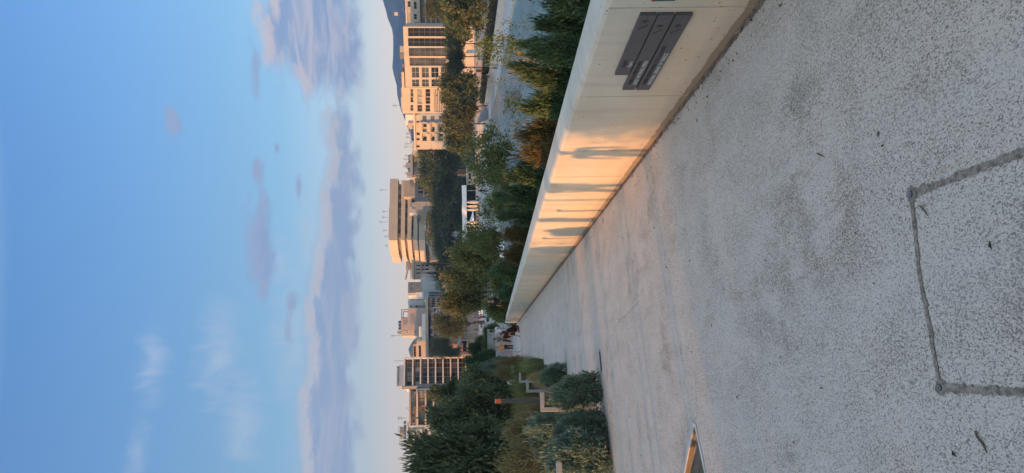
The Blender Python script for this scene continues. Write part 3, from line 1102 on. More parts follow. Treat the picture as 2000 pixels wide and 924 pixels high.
def plant(kind, label, x0, x1, y0, y1, D, zb, group=None, trunk=None, var=None, bark=None, ry=None, cat=None, over=1.14):
    """a plant whose crown fills the photo box x0..x1 (top..bottom), y0..y1 at distance D, standing on height zb"""
    _cnt[0] += 1
    n = _cnt[0]
    pr = PRO[kind]
    me = pr[n % len(pr) if var is None else var]
    c = at((x0 + x1) / 2, (y0 + y1) / 2, D)
    rx = abs(y1 - y0) / 2 * D / F * over
    rz = abs(x1 - x0) / 2 * D / F * over
    if kind in TREES and kind != 'bushy_olive':
        rx *= 1.12; rz *= 1.12
    elif kind not in ('grass', 'reed'):
        zt = at(x0, (y0 + y1) / 2, D).z + rz * (-.06 if kind.startswith('juniper') else .06)
        lo = min(zt - 2 * rz, zb - .16 * (zt - zb) - .04)
        lo = max(lo, zt - (3.2 if kind != 'bushy_olive' else 2.6) * rz)
        c.z = (zt + lo) / 2; rz = (zt - lo) / 2
    rg = random.Random(n)
    root = thing(KIND_NAMES[kind], label, cat or ('tree' if kind in TREES else 'grass' if kind in ('grass', 'reed') else 'bush'), (c.x, c.y, zb), 0, group)
    cname = me.name.split('.')[0]
    o = bpy.data.objects.new(cname, me)
    COL.objects.link(o)
    o.parent = root
    yy = ry if ry else (rx + min(rx, rz * 1.2)) / 2
    if kind in ('grass', 'reed'):
        o.location = (0, 0, 0)
        o.scale = (rx, yy, max(.05, at(x0, (y0 + y1) / 2, D).z - zb))
    else:
        o.location = (0, 0, c.z - zb)
        o.scale = (rx, yy, rz)
        o.rotation_euler = (rg.uniform(-.12, .12), rg.uniform(-.12, .12), rg.choice((0, math.pi)) + rg.uniform(-.25, .25))
        r_ = trunk if trunk else max(.015, .07 * rx)
        hgt = c.z - zb
        if kind in TREES:
            tb, tm = trunk_mesh(hgt, r_, (rg.gauss(0, .05) * hgt, rg.gauss(0, .05) * hgt), n, 0, (rx, rz), bark or M_BARK)
            tb.build('trunk', tm, root, smooth=True)
        else:
            b = MB()
            for k in range(7):
                a = k * 2.4 + rg.random()
                e = Vector((math.cos(a) * rx * .55, math.sin(a) * yy * .55, max(.1, hgt + rz * rg.uniform(-.2, .5))))
                s_ = Vector((math.cos(a) * r_ * 2, math.sin(a) * r_ * 2, -.1))
                b.tube([s_, s_.lerp(e, .5) + Vector((0, 0, .1 * rz)), e], [r_, r_ * .6, r_ * .2], 5)
            b.build('stem', bark or M_BARK, root, smooth=True)
    return root


def bank_z(x, y):
    """height of the embankment under a world point, to seat plants"""
    q = MR.inverted() @ Vector((x, y, 0))
    e0 = on_ramp(q.x, WT - .24); e0.z -= .25
    k = min(1, max(0, (x - e0.x) / max(.5, (max(CX0, e0.x + 3) - e0.x))))
    return e0.z + (-7.2 - e0.z) * k ** 1.4


def bplant(kind, label, x0, x1, y0, y1, D, **kw):
    if kind.startswith('juniper'):
        if D < 14: D *= .82
        kw.setdefault('over', .96)
    for _ in range(60):
        q = MR.inverted() @ at((x0 + x1) / 2, (y0 + y1) / 2, D)
        if q.y < WT - .28 - .62 * (y1 - y0) / 2 * D / F or q.x > SE + 1: break
        D *= 1.03
    c = at((x0 + x1) / 2, (y0 + y1) / 2, D)
    return plant(kind, label, x0, x1, y0, y1, D, bank_z(c.x, c.y), **kw)


G1 = 'junipers growing behind the parapet wall'
# -- behind the wall, nearest first
bplant('juniper', 'dark green juniper at the picture edge behind the wall, nearest of the row', 1012, 1200, -75, 35, 6.0, group=G1)
bplant('juniper', 'tall dark juniper with bare grey branches behind the sign boards', 1038, 1175, 8, 82, 6.8, group=G1)
bplant('juniper', 'dark juniper behind the wall just left of the sign boards', 1025, 1155, 62, 132, 7.6, group=G1)
bplant('juniper', 'dense dark juniper behind the wall, with pale curled dead twigs', 1015, 1150, 110, 190, 8.6, group=G1)
bplant('juniper', 'dark green juniper behind the wall beside the browning one', 1012, 1130, 165, 240, 9.6, group=G1)
bplant('juniper_brown', 'browning juniper behind the wall above the edge of the wall shade', 1012, 1112, 222, 290, 10.4, group=G1)
bplant('juniper_brown', 'orange-lit browning juniper behind the wall next to the broad-leaved tree', 1022, 1096, 268, 325, 11.6, group=G1)
bplant('juniper', 'bushy dark juniper behind the wall where the child shadow falls', 985, 1082, 305, 372, 13.2, group=G1)
bplant('juniper', 'dark juniper behind the wall between two plane trees', 980, 1068, 345, 412, 14.6, group=G1)
bplant('juniper', 'deep green juniper behind the sunlit middle of the wall', 985, 1058, 392, 446, 16.5, group=G1)
bplant('juniper_brown', 'brownish juniper spilling over the wall top beside a white sail', 985, 1036, 430, 478, 18.5, group=G1)
bplant('juniper_brown', 'brown juniper leaning over the wall below the small white sail', 985, 1030, 470, 520, 21, group=G1)
bplant('juniper', 'deep green juniper overhanging the wall beyond the brown ones', 965, 1022, 498, 562, 24, group=G1)
bplant('juniper', 'dark juniper by the wall in front of the seated people', 972, 1012, 545, 592, 28, group=G1)
bplant('juniper_brown', 'yellowish juniper near the far end of the wall', 978, 1004, 580, 606, 33, group=G1)
bplant('juniper', 'last green juniper at the far end of the wall', 962, 1000, 596, 634, 37, group=G1)
bplant('shrub', 'light green hedge-like bush beside the seated people', 955, 985, 530, 580, 34)
bplant('shrub', 'leafy bush behind the person with the pink-grey head', 948, 985, 575, 625, 44)
# young trees between wall and canal
G2 = 'young plane trees between the wall and the canal'
bplant('sparse_plane', 'slender young plane tree reaching over the canal near the sign boards', 940, 1055, 55, 132, 14, group=G2, trunk=.045, bark=M_PBARK)
bplant('sparse_plane', 'thin sparse plane sapling leaning over the canal', 985, 1030, 170, 235, 15, group=G2, trunk=.03, bark=M_PBARK)
bplant('plane', 'bright green broad-leaved plane tree at the end of the canal', 925, 1012, 258, 350, 22, group=G2, trunk=.06, bark=M_PBARK, over=.95)
bplant('plane', 'dark leafy plane tree in front of the cream kiosk', 936, 1005, 315, 372, 30, group=G2, trunk=.07, bark=M_PBARK)
bplant('plane', 'plane tree hiding the double lamp before the white canopy', 950, 1000, 372, 432, 28, group=G2, trunk=.07, bark=M_PBARK)
bplant('plane', 'yellow-green plane tree left of the cafe parasols', 922, 988, 436, 486, 42, group=G2, trunk=.09, bark=M_PBARK)
bplant('autumn', 'large yellowing plane tree behind the small white sail', 895, 985, 462, 528, 52, group=G2, trunk=.12, bark=M_PBARK)
bplant('autumn', 'yellow-brown plane tree above the seated people', 878, 972, 508, 566, 62, group=G2, trunk=.13, bark=M_PBARK)
bplant('autumn', 'broad yellow-brown plane tree left of the seated people', 878, 960, 545, 604, 66, group=G2, trunk=.14, bark=M_PBARK)
bplant('autumn', 'golden plane tree overhanging the crowded plaza', 872, 932, 575, 612, 95, group=G2, trunk=.2, bark=M_PBARK)
plant('pine', 'round dark evergreen tree standing behind the crowd on the plaza', 860, 926, 610, 652, 150, PZ, trunk=.35)

# -- garden left of the path
def gz(D, x, y):
    p = at(x, y, D)
    q = MR.inverted() @ Vector((p.x, p.y, 0))
    z = on_ramp(q.x, q.y, .02).z - .042 * max(0, q.y - 3)
    return z


def gplant(kind, label, x0, x1, y0, y1, D, **kw):
    return plant(kind, label, x0, x1, y0, y1, D, gz(D, x1, (y0 + y1) / 2), **kw)


G3 = 'low bushes in the garden left of the path'
gplant('green_sage', 'rounded sage bush spreading onto the path beside the nearest path light', 1082, 1174, 735, 794, 9.9, group=G3)
gplant('sage', 'grey-green sage bush at the front kerb just left of the nearest path light', 1088, 1180, 808, 868, 9.5, group=G3)
gplant('sage', 'large grey-green sage bush at the front kerb by the picture edge', 1082, 1190, 845, 935, 9.2, group=G3)
gplant('sage', 'small pale sage bush standing behind the front sage bushes', 1040, 1120, 806, 862, 11.2, group=G3)
gplant('sage', 'sage bush with pale tips behind the large one at the picture edge', 1042, 1120, 848, 905, 11.4, group=G3)
gplant('brush', 'tall dry brown bush with orange-lit twigs behind the sage', 996, 1082, 800, 868, 13.6, group=G3)
gplant('brush', 'yellow-brown dry bush at the left picture edge', 985, 1075, 855, 935, 13.2, group=G3)
gplant('brush', 'low brown bush around the marker post', 1040, 1110, 770, 815, 14.4, group=G3)
gplant('green_sage', 'dark green bush spilling onto the path beside the second path light', 1058, 1098, 714, 752, 14.8, group=G3)
gplant('brush', 'brown low bush between the second and third path lights', 1036, 1070, 726, 752, 18, group=G3)
gplant('grass', 'tall green grass bank behind the path lights', 990, 1056, 758, 806, 25, group=G3)
gplant('grass', 'olive-coloured tall grass left of the marker post', 990, 1075, 790, 850, 21, group=G3)
gplant('grass', 'clump of tall grass in front of the large olive trees', 985, 1050, 832, 905, 20, group=G3)
gplant('grass', 'dense green grass clump beside the far path lights', 1004, 1040, 701, 728, 22, group=G3)
gplant('reed', 'arching reed clump leaning over the edge of the path', 1010, 1048, 700, 735, 20, group=G3)
gplant('shrub', 'round green bush at the path edge behind the reeds', 998, 1034, 706, 738, 24, group=G3)
gplant('brush', 'rusty brown grass-like bush near the foot of the path', 972, 1010, 698, 716, 33, group=G3)
gplant('sage', 'pale mint-green bush beside the retaining wall', 952, 996, 700, 726, 36, group=G3)
gplant('brush', 'olive brown bush below the big dark tree', 968, 1000, 718, 742, 32, group=G3)
gplant('grass', 'strip of grass under the camera pole', 985, 1015, 742, 790, 30, group=G3)
G4 = 'evergreen trees in the garden left of the path'
gplant('bushy_olive', 'dark round evergreen tree behind the camera pole', 893, 988, 712, 786, 40, group=G4, trunk=.12)
gplant('bushy_olive', 'broad evergreen tree with lighter tips left of the camera pole', 850, 1000, 768, 862, 30, group=G4, trunk=.12)
gplant('bushy_olive', 'tallest evergreen tree at the left picture edge', 786, 1004, 848, 985, 25, group=G4, trunk=.14)
gplant('bushy_olive', 'low dark evergreen filling the gap under the tallest tree', 880, 1012, 826, 900, 27, group=G4, trunk=.10)
gplant('bushy_olive', 'darker tree behind, in front of the portal-framed house', 842, 905, 745, 800, 58, group=G4, trunk=.14)
gplant('bushy_olive', 'evergreen in front of the stepped white flats', 848, 930, 786, 850, 52, group=G4, trunk=.14)
gplant('juniper', 'dark bush between the plaza and the big dark tree', 912, 945, 668, 706, 62)
gplant('shrub', 'bright green bush at the edge of the crowded plaza', 926, 940, 655, 676, 66)
gplant('brush', 'brownish dry bush above the retaining wall', 935, 960, 682, 722, 60)
gplant('juniper', 'low dark hedge bush beside the blue-white backpack walker', 905, 952, 690, 726, 58)
# hedge above the retaining wall
plant('shrub', 'clipped green hedge bush on top of the retaining wall near the plaza', 945, 964, 634, 668, 60, -1.2)
plant('shrub', 'green hedge bush on top of the retaining wall near the blue sign', 941, 960, 660, 700, 60, -1.2)

# -- across the canal
G5 = 'trees on the far bank of the canal'
ST = -4.0
def splant(kind, label, x0, x1, y0, y1, D, **kw):
    return plant(kind, label, x0, x1, y0, y1, D, ST, **kw)
splant('leafy', 'large yellow-green tree on the far bank at the picture edge', 878, 946, -25, 52, 168, group=G5, trunk=.16)
splant('pine', 'dark pine before the balconied block at the picture edge', 836, 886, -8, 40, 215, group=G5, trunk=.16)
splant('leafy', 'green tree before the tall glass columns, beside the edge tree', 874, 922, 36, 76, 190, group=G5, trunk=.16)
splant('pine', 'dark green bushy tree before the middle of the glass-column office', 876, 916, 68, 100, 195, group=G5, trunk=.16)
splant('pine', 'dark round tree before the left glass columns', 876, 914, 94, 124, 198, group=G5, trunk=.16)
splant('pine', 'dark tree before the square office windows', 874, 912, 118, 148, 200, group=G5, trunk=.16)
splant('leafy', 'yellow-green tree right of the tall double lamp', 872, 936, 146, 196, 185, group=G5, trunk=.16)
splant('leafy', 'thin-leaved tree before the louvred balcony', 874, 936, 182, 232, 190, group=G5, trunk=.16)
splant('leafy', 'brownish tree in front of the blue-shaded flats', 870, 930, 222, 262, 200, group=G5, trunk=.16)
splant('leafy', 'olive-brown tree in front of the balcony flats', 880, 926, 252, 296, 205, group=G5, trunk=.16)
plant('pine', 'big round pine left of the balcony flats', 826, 908, 284, 372, 284, PZ, group=G5, trunk=.28)
plant('pine', 'smaller dark pine beneath the big round pine', 868, 914, 284, 320, 282, PZ, group=G5, trunk=.22)
plant('pine', 'spreading brownish pine behind the white canopy', 846, 900, 374, 474, 284, PZ, group=G5, trunk=.28)
plant('pine', 'low dark pine behind the white canopy, left end', 850, 902, 456, 500, 283, PZ, group=G5, trunk=.22)
plant('pine', 'dark bushy pine right of the pointed cypresses', 858, 903, 492, 542, 282, PZ, group=G5, trunk=.22)
plant('leafy', 'greenish tree behind the kiosk roof', 880, 926, 330, 392, 310, PZ, group=G5, trunk=.16)
for k, (x0, x1, y, hw) in enumerate(((828, 905, 518, 2.2), (828, 900, 532, 2.6), (842, 902, 538, 5), (846, 905, 545, 5), (855, 905, 556, 5.5), (860, 905, 565, 6))):
    plant('cypress', ['thin tall cypress, rightmost of the pointed row', 'thin tall cypress, second from the right of the pointed row', 'pointed cypress beside the two thin ones', 'fuller cypress in the middle of the pointed row',
          'broad cypress behind the slim white flag', 'broadest cypress at the left end of the pointed row'][k], x0, x1, y - hw, y + hw, 255, PZ, group='row of pointed cypresses', trunk=.2)
for k, (x0, x1, y0, y1, lab) in enumerate(((886, 914, 352, 392, 'dark bush behind the right end of the white canopy'), (884, 914, 384, 424, 'dark bush behind the middle of the white canopy, under the grey block'),
                                          (888, 914, 418, 458, 'dark bush behind the white canopy, below the spreading pine'), (886, 914, 450, 502, 'dark bush behind the left end of the white canopy'))):
    plant('shrub', lab, x0, x1, y0, y1, 277, PZ, group='dark bushes behind the white canopy')
# the long dark hedge on the far bank
hb = np.random.default_rng(3)
n = 9000
pp = np.stack([hb.uniform(43.4, 45.6, n), 60 + 172 * hb.random(n), hb.uniform(-4.9, -3.5, n)], 1)
top = hb.random(n) < .45
pp[top, 2] = hb.normal(-3.55, .12, top.sum())
frt = (~top) & (hb.random(n) < .8)
pp[frt, 0] = hb.normal(43.4, .12, frt.sum())
dd_ = hb.normal(size=(n, 3)); dd_ /= np.linalg.norm(dd_, axis=1)[:, None]
ee_ = np.cross(dd_, hb.normal(size=(n, 3))); ee_ /= np.linalg.norm(ee_, axis=1)[:, None]
L_ = hb.uniform(.25, .5, n)[:, None]
vv = np.stack([pp, pp + dd_ * L_ * .5 + ee_ * L_ * .3, pp + dd_ * L_, pp + dd_ * L_ * .5 - ee_ * L_ * .3], 1).reshape(-1, 3)
hm = bpy.data.meshes.new('foliage')
hm.from_pydata(vv.tolist(), [], np.arange(4 * n).reshape(-1, 4).tolist())
hm.materials.append(F_HEDGE)
hr = thing('hedge', 'long dark clipped hedge above the seating steps on the far bank', 'hedge', (44.5, 60, -4.9))
ho = link('foliage', hm, hr); ho.location = (-44.5, -60, 4.9)
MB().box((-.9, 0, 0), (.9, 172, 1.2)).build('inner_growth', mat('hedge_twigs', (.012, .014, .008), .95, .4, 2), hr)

# ================================================================ BUILDINGS
W_SAND = mat('sand_render', (.52, .46, .38), .85, .06, .25, .1, 8)
W_PALE = mat('pale_render', (.58, .55, .51), .85, .05, .25, .1, 8)
W_WHITE = mat('white_render', (.66, .66, .65), .85, .05, .25)
W_PINK = mat('pink_render', (.50, .40, .36), .85, .05, .25)
W_GREY = mat('grey_render', (.30, .32, .35), .85, .08, .25)
W_DGREY = mat('dark_grey_cladding', (.16, .185, .21), .7, .08, .3)
W_BLUE = mat('blue_grey_render', (.36, .42, .50), .85, .06, .3)
W_TAN = mat('tan_render', (.44, .37, .29), .85, .08, .3)
W_SHADE = mat('recess_shade', (.22, .20, .185), .9, .15, .3)  # dark tone puts the shade of recesses into the wall colour
G_DARK = glass('dark_glass', (.014, .018, .024))
G_GREY = glass('grey_glass', (.075, .085, .095), .16, .5, .25)
G_BLIND = mat('blind_glass', (.30, .30, .29), .3, .35, .4, spec=.5)
G_BROWN = glass('brown_glass', (.055, .046, .034), .14, .5, .3)
M_RAIL = mat('railing_grey', (.25, .25, .26), .6, .1, 1)
M_SOLAR = mat('solar_blue', (.03, .05, .10), .15, .2, 1, spec=.6)
M_AWN = mat('blue_awning', (.10, .15, .30), .85, .3, 2, stretch=(4, 1, .3))
M_AWNO = mat('orange_awning', (.62, .25, .06), .85, .1, 2)
M_FRAME = mat('window_frame', (.20, .20, .20), .5, .1, 1)
M_WFRAME = mat('white_frame', (.6, .59, .57), .5, .05, 1)
M_TILEB = mat('cobalt_tiles', (.05, .085, .25), .6, .2, 1)


class Bld:
    def __init__(s, name, label, cat, px, py, D, yaw, zb, group=None):
        o = at(px, py, D)
        s.o = Vector((o.x, o.y, zb)); s.zb = zb; s.yaw = R(yaw)
        s.U = Vector((math.cos(s.yaw), math.sin(s.yaw), 0)); s.N = Vector((-math.sin(s.yaw), math.cos(s.yaw), 0))
        s.root = thing(name, label, cat, s.o, s.yaw, group)

    def uz(s, x, y, d=0.0):
        r = ray(x, y)
        q = s.o + s.N * d
        t = (q - CAM).dot(s.N) / r.dot(s.N)
        p = CAM + r * t
        return (p - s.o).dot(s.U), p.z - s.zb

    def rect(s, y0, y1, x0, x1, d=0.0, yr=None):
        """photo box (y0..y1 across, x0 top, x1 bottom) -> u0,u1,z0,z1 on the facade plane"""
        xm = (x0 + x1) / 2
        us = sorted((s.uz(xm, y0, d)[0], s.uz(xm, y1, d)[0]))
        yr = (y0 + y1) / 2 if yr is None else yr
        return us[0], us[1], s.uz(x1, yr, d)[1], s.uz(x0, yr, d)[1]

    def box(s, part, m, y0, y1, x0, x1, d0, d1, yr=None, to_ground=False, parent=None, label=None):
        u0, u1, z0, z1 = s.rect(y0, y1, x0, x1, max(0, d0) if d0 > -1 else d0, yr)
        if to_ground: z0 = 0
        o = MB().box((u0, d0, z0), (u1, d1, z1)).build(part, m, parent or s.root)
        if label: o['label'] = label
        return o

    def wall(s, part, m, y0, y1, x0, holes, depth, rev=.5, x1=None, yr=None, d=0.0):
        """a volume down to the ground whose front has real openings (u0,u1,z0,z1 list)"""
        u0, u1, zt0, z1 = s.rect(y0, y1, x0, x1 if x1 else x0 + 1, d, yr)
        z0 = zt0 if x1 else 0.0
        us = sorted({u0, u1} | {min(u1, max(u0, q)) for h in holes for q in h[:2]})
        zs = sorted({z0, z1} | {min(z1, max(z0, q)) for h in holes for q in h[2:]})
        b = MB()
        for i in range(len(us) - 1):
            for j in range(len(zs) - 1):
                cu, cz = (us[i] + us[i + 1]) / 2, (zs[j] + zs[j + 1]) / 2
                if us[i + 1] - us[i] < 1e-4 or zs[j + 1] - zs[j] < 1e-4: continue
                if not any(h[0] < cu < h[1] and h[2] < cz < h[3] for h in holes):
                    b.quad((us[i], d, zs[j]), (us[i + 1], d, zs[j]), (us[i + 1], d, zs[j + 1]), (us[i], d, zs[j + 1]))
        for (a, c, e, g) in holes:
            e_ = rev + d
            b.quad((a, d, e), (a, e_, e), (a, e_, g), (a, d, g)); b.quad((c, d, e), (c, d, g), (c, e_, g), (c, e_, e))
            b.quad((a, d, g), (a, e_, g), (c, e_, g), (c, d, g)); b.quad((a, d, e), (c, d, e), (c, e_, e), (a, e_, e))
        D_ = depth + d
        b.quad((u0, d, z0), (u0, d, z1), (u0, D_, z1), (u0, D_, z0)); b.quad((u1, d, z0), (u1, D_, z0), (u1, D_, z1), (u1, d, z1))
        b.quad((u0, d, z1), (u1, d, z1), (u1, D_, z1), (u0, D_, z1)); b.quad((u0, D_, z0), (u0, D_, z1), (u1, D_, z1), (u1, D_, z0))
        me = bpy.data.meshes.new(part)
        me.from_pydata(b.v, [], b.f); me.materials.append(m)
        return link(part, me, s.root)

    def window(s, h, rev, nx, nz, pane, frame=None, part='window', d=0.0, th=.09):
        u0, u1, z0, z1 = h
        b = MB()
        y0, y1 = d + rev - .12, d + rev - .02
        b.box((u0 + .01, y0, z0 + .01), (u0 + th, y1, z1 - .01)); b.box((u1 - th, y0, z0 + .01), (u1 - .01, y1, z1 - .01))
        b.box((u0 + th, y0, z0 + .01), (u1 - th, y1, z0 + th)); b.box((u0 + th, y0, z1 - th), (u1 - th, y1, z1 - .01))
        for k in range(1, nx):
            uu = u0 + (u1 - u0) * k / nx
            b.box((uu - th * .4, y0 + .01, z0 + th), (uu + th * .4, y1 - .005, z1 - th))
        for k in range(1, nz):
            zz = z0 + (z1 - z0) * k / nz
            b.box((u0 + th, y0 + .02, zz - th * .4), (u1 - th, y1 - .008, zz + th * .4))
        o = b.build(part, frame or M_FRAME, s.root)
        MB().box((u0 + .02, d + rev - .06, z0 + .02), (u1 - .02, d + rev + .02, z1 - .02)).build('pane', pane, o)
        return o

    def railing(s, u0, u1, d, z, h=1.0, m=None, step=.9):
        b = MB()
        b.box((u0, d, z + h - .06), (u1, d + .06, z + h)); b.box((u0, d, z + h * .5), (u1, d + .05, z + h * .5 + .04))
        n = max(1, int((u1 - u0) / step))
        for k in range(n + 1):
            uu = u0 + (u1 - u0) * k / n
            b.box((uu - .03, d + .002, z), (uu + .03, d + .055, z + h - .061))
        return b.build('railing', m or M_RAIL, s.root)

    def antenna(s, x0, x1, y, d, m=None, bars=True):
        u, z1 = s.uz(x0, y, d); _, z0 = s.uz(x1, y, d)
        b = MB().tube([(u, d, z0), (u, d, z1)], .07, 5)
        if bars:
            for k in range(3):
                zz = z1 - .2 - k * .45
                b.box((u - .7 + .12 * k, d - .04, zz), (u + .7 - .12 * k, d + .04, zz + .07))
        return b.build('antenna', m or M_DSTEEL, s.root)

    def heater(s, x0, x1, y0, y1, d):
        """roof water heater: a tilted panel and a small tank on legs"""
        u0, u1, z0, z1 = s.rect(y0, y1, x0, x1, d)
        hh = z1 - z0
        o = MB().add([(u0, d, z0 + .1), (u1, d, z0 + .1), (u1, d + 1.2, z1 - .25 * hh), (u0, d + 1.2, z1 - .25 * hh),
                      (u0, d + .1, z0), (u1, d + .1, z0), (u1, d + 1.3, z1 - .35 * hh), (u0, d + 1.3, z1 - .35 * hh)],
                     [(0, 1, 2, 3), (7, 6, 5, 4), (0, 4, 5, 1), (1, 5, 6, 2), (2, 6, 7, 3), (3, 7, 4, 0)]).build('solar_panel', M_SOLAR, s.root)
        t_ = MB().tube([(u0 + .1, d + 1.5, z1 - .2 * hh), (u1 - .1, d + 1.5, z1 - .2 * hh)], hh * .22, 8)
        for uu in (u0 + .3, u1 - .3):
            t_.box((uu - .04, d + 1.45, z0 - .2), (uu + .04, d + 1.55, z1 - .3 * hh))
        t_.build('water_tank', M_STEEL, s.root)
        return o


def rail_rect(B, y0, y1, x, d, yr=None, h=1.0, m=None):
    u0, u1, z0, z1 = B.rect(y0, y1, x, x + 1, d, yr)
    return B.railing(u0, u1, d, z1, h, m)


# ---- office with the tall glass columns (far right bank)
B = Bld('office_building', 'sand-coloured office with tall glass columns and square windows on the far bank', 'building', 880, 110, 255, -20, -4)
cols = [(54.5, 71, 797, 872, 7), (74.5, 90.5, 797, 872, 7), (93.5, 109.5, 798.5, 872, 7), (113, 128.5, 800, 871, 7)]
holes = [B.rect(a, b_, x0, x1) for a, b_, x0, x1, _ in cols]
sq = [(131.5, 151.5, x0, x1) for x0, x1 in ((804, 819), (823.5, 838), (842, 857), (861, 875))] + [(155, 169, x0, x1) for x0, x1 in ((804.5, 819), (824, 838), (842.5, 857), (861, 875))]
holes2 = [B.rect(*q) for q in sq]
B.wall('wall', W_SAND, 52, 171, 789.5, holes + holes2, 22, .55)
for i, h in enumerate(holes):
    B.window(h, .5, 2, 7, (G_DARK, G_DARK, G_GREY, G_GREY)[i])
for i, h in enumerate(holes2):
    B.window(h, .45, 2, 2, (G_GREY, G_GREY, G_DARK, G_BROWN)[i % 4], M_WFRAME)
B.box('parapet', W_SAND, 141, 171.5, 784.5, 789.6, .1, 12)
B.box('roof_plant', W_GREY, 90, 103, 781, 789.4, 3, 7)
B.box('roof_plant', W_DGREY, 104, 115, 781, 789.4, 3, 7)
B.box('roof_plant', W_SHADE, 125, 140, 786, 789.4, 2, 7)
for y in (145, 149, 154, 158, 163):
    B.antenna(776 + (y % 3), 785, y, 4)
u0, u1, z0, z1 = B.rect(93.2, 171.4, 789, 790)
# ---- neighbouring cream block
B = Bld('cream_building', 'cream block with wide windows and a louvred balcony between the office and the flats', 'building', 880, 196, 268, -20, -4)
hs = [B.rect(*q) for q in ((174, 189, 801.5, 807.5), (190, 200, 801.5, 807.5), (205, 216.5, 801.5, 807.5), (174, 189, 815, 825), (190, 203, 815, 825), (205, 218, 815, 825), (174, 189, 831, 840.5), (190, 203, 831, 840.5), (205, 218, 831, 840.5))]
lv = B.rect(174, 219, 848, 878)
B.wall('wall', W_SAND, 171.6, 222, 785, hs + [lv], 20, .6)
for i, h in enumerate(hs):
    B.window(h, .5, 2, 1, (G_GREY, G_DARK, G_BROWN, G_BLIND, G_BLIND, G_BROWN, G_DARK, G_DARK, G_DARK)[i], M_WFRAME)
b = MB()
for k in range(9):
    zz = lv[2] + (lv[3] - lv[2]) * (k + .5) / 9
    b.box((lv[0] + .02, .1, zz - .14), (lv[1] - .02, .32, zz + .1))
b.build('louvres', W_PALE, B.root)
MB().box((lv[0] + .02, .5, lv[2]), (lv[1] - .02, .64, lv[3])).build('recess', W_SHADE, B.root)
B.box('roof_box', W_SAND, 190, 213, 783.5, 785.1, 3, 9)
B.antenna(767, 786, 206, 4)
for y in (175, 180, 186):
    B.heater(780.5, 785, y, y + 3.5, 2)
# ---- balcony block at the picture edge
B = Bld('apartment_building', 'cream flats with shaded balconies and a rooftop terrace at the right picture edge', 'building', 880, 30, 275, -14, -4)
B.box('wall', W_SAND, -60, 51, 817, 900, 1.6, 18, to_ground=True)
for i, (x0, x1) in enumerate(((817, 819.5), (829, 831.5), (839.5, 842), (849.5, 852), (859, 862))):
    B.box('balcony_slab', W_PALE if i else W_SAND, -60, 51, x0, x1, 0, 1.61)
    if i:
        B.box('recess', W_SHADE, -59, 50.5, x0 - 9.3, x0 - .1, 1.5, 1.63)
        u0, u1, z0, z1 = B.rect(-58, 50.5, x0, x1)
        B.railing(u0, u1, .05, z1, .9, M_RAIL, .7)
B.box('penthouse_wall', W_SAND, -40, 51, 794, 817.2, 3, 14)
for y0, y1, x0, x1 in ((2, 14, 796, 802), (3, 18, 808, 814), (27, 38, 808, 814.5), (43, 51, 809, 816)):
    h = B.rect(y0, y1, x0, x1, 3)
    B.window(h, .1, 2, 1, G_DARK, M_WFRAME, d=2.95)
B.box('cornice', W_PALE, -40, 51, 791.5, 794.2, 2.4, 14.5)
B.box('chimney', W_SAND, 24, 30, 770, 777, 4, 6)
B.antenna(764, 793, 27, 5, bars=False)
for y in (4, 11, 19, 34, 41, 46):
    B.antenna(785 + (y % 4), 793, y, 4)
for y in (15, 37):
    B.heater(786, 792, y, y + 5, 3)
# ---- balcony flats
B = Bld('apartment_building', 'orange-lit flats with two columns of balconies and a blue-grey shaded bay', 'building', 880, 256, 272, -18, -4)
rows = ((825, 838), (842, 853.5), (857, 870), (873.5, 886))
hsL = [B.rect(240.5, 258, a, c) for a, c in rows] + [B.rect(260.5, 275.5, a, c) for a, c in rows]
B.wall('wall', W_SAND, 239, 292, 821, hsL, 16, 1.3)
for i, h in enumerate(hsL):
    MB().box((h[0] + .02, 1.2, h[2]), (h[1] - .02, 1.35, h[3])).build('balcony_wall', W_SAND, B.root)
    MB().box((h[0] - .05, -.75, h[2] - .3), (h[1] + .05, -.02, h[2] - .02)).build('balcony_slab', W_PALE, B.root)
    MB().box((h[0], -.74, h[2]), (h[1], -.62, h[2] + .85)).build('balcony_front', W_SAND if i % 4 < 2 else W_PALE, B.root)
    ww = h[1] - h[0]
    k = .15 if i % 3 else .5
    B.window((h[0] + ww * k, h[0] + ww * (k + .36), h[2] + .2, h[3] - .3), .2, 1, 1, G_DARK, d=1.0)
B.box('top_floor', W_SAND, 224, 292, 811, 821.2, 1.5, 14)
for y0, y1 in ((236, 240), (259, 264), (270, 274), (284, 288)):
    h = B.rect(y0, y1, 813.5, 820, 1.5)
    B.window(h, .1, 1, 1, G_DARK, d=1.45)
B.box('cornice', W_PALE, 222.6, 293, 808, 811.1, .6, 15)
B.box('side_bay', W_BLUE, 222.6, 238.8, 818, 890, .9, 14, to_ground=True)  # blue cast of the shade is put into the bay's colour
for x0, x1 in ((825, 833), (841, 849), (857, 865), (872, 880)):
    h = B.rect(226.5, 235.5, x0, x1, .9)
    B.window(h, .1, 2, 2, G_GREY, M_FRAME, d=.84)
B.box('roof_hut', W_WHITE, 224, 245, 792, 808.2, 4, 9)
B.box('roof_hut', W_TAN, 240, 252, 797, 808.2, 3, 8)
for y in (246, 252, 258, 264, 270, 276):
    B.heater(801 - (y % 3), 808, y, y + 4.5, 2.5)
for y in (232, 249, 261, 268, 281, 287):
    B.antenna(789 + (y % 7) * 2, 807, y, 5)
B.box('roof_parapet', W_BLUE, 276, 291, 804, 808.1, .8, 4)
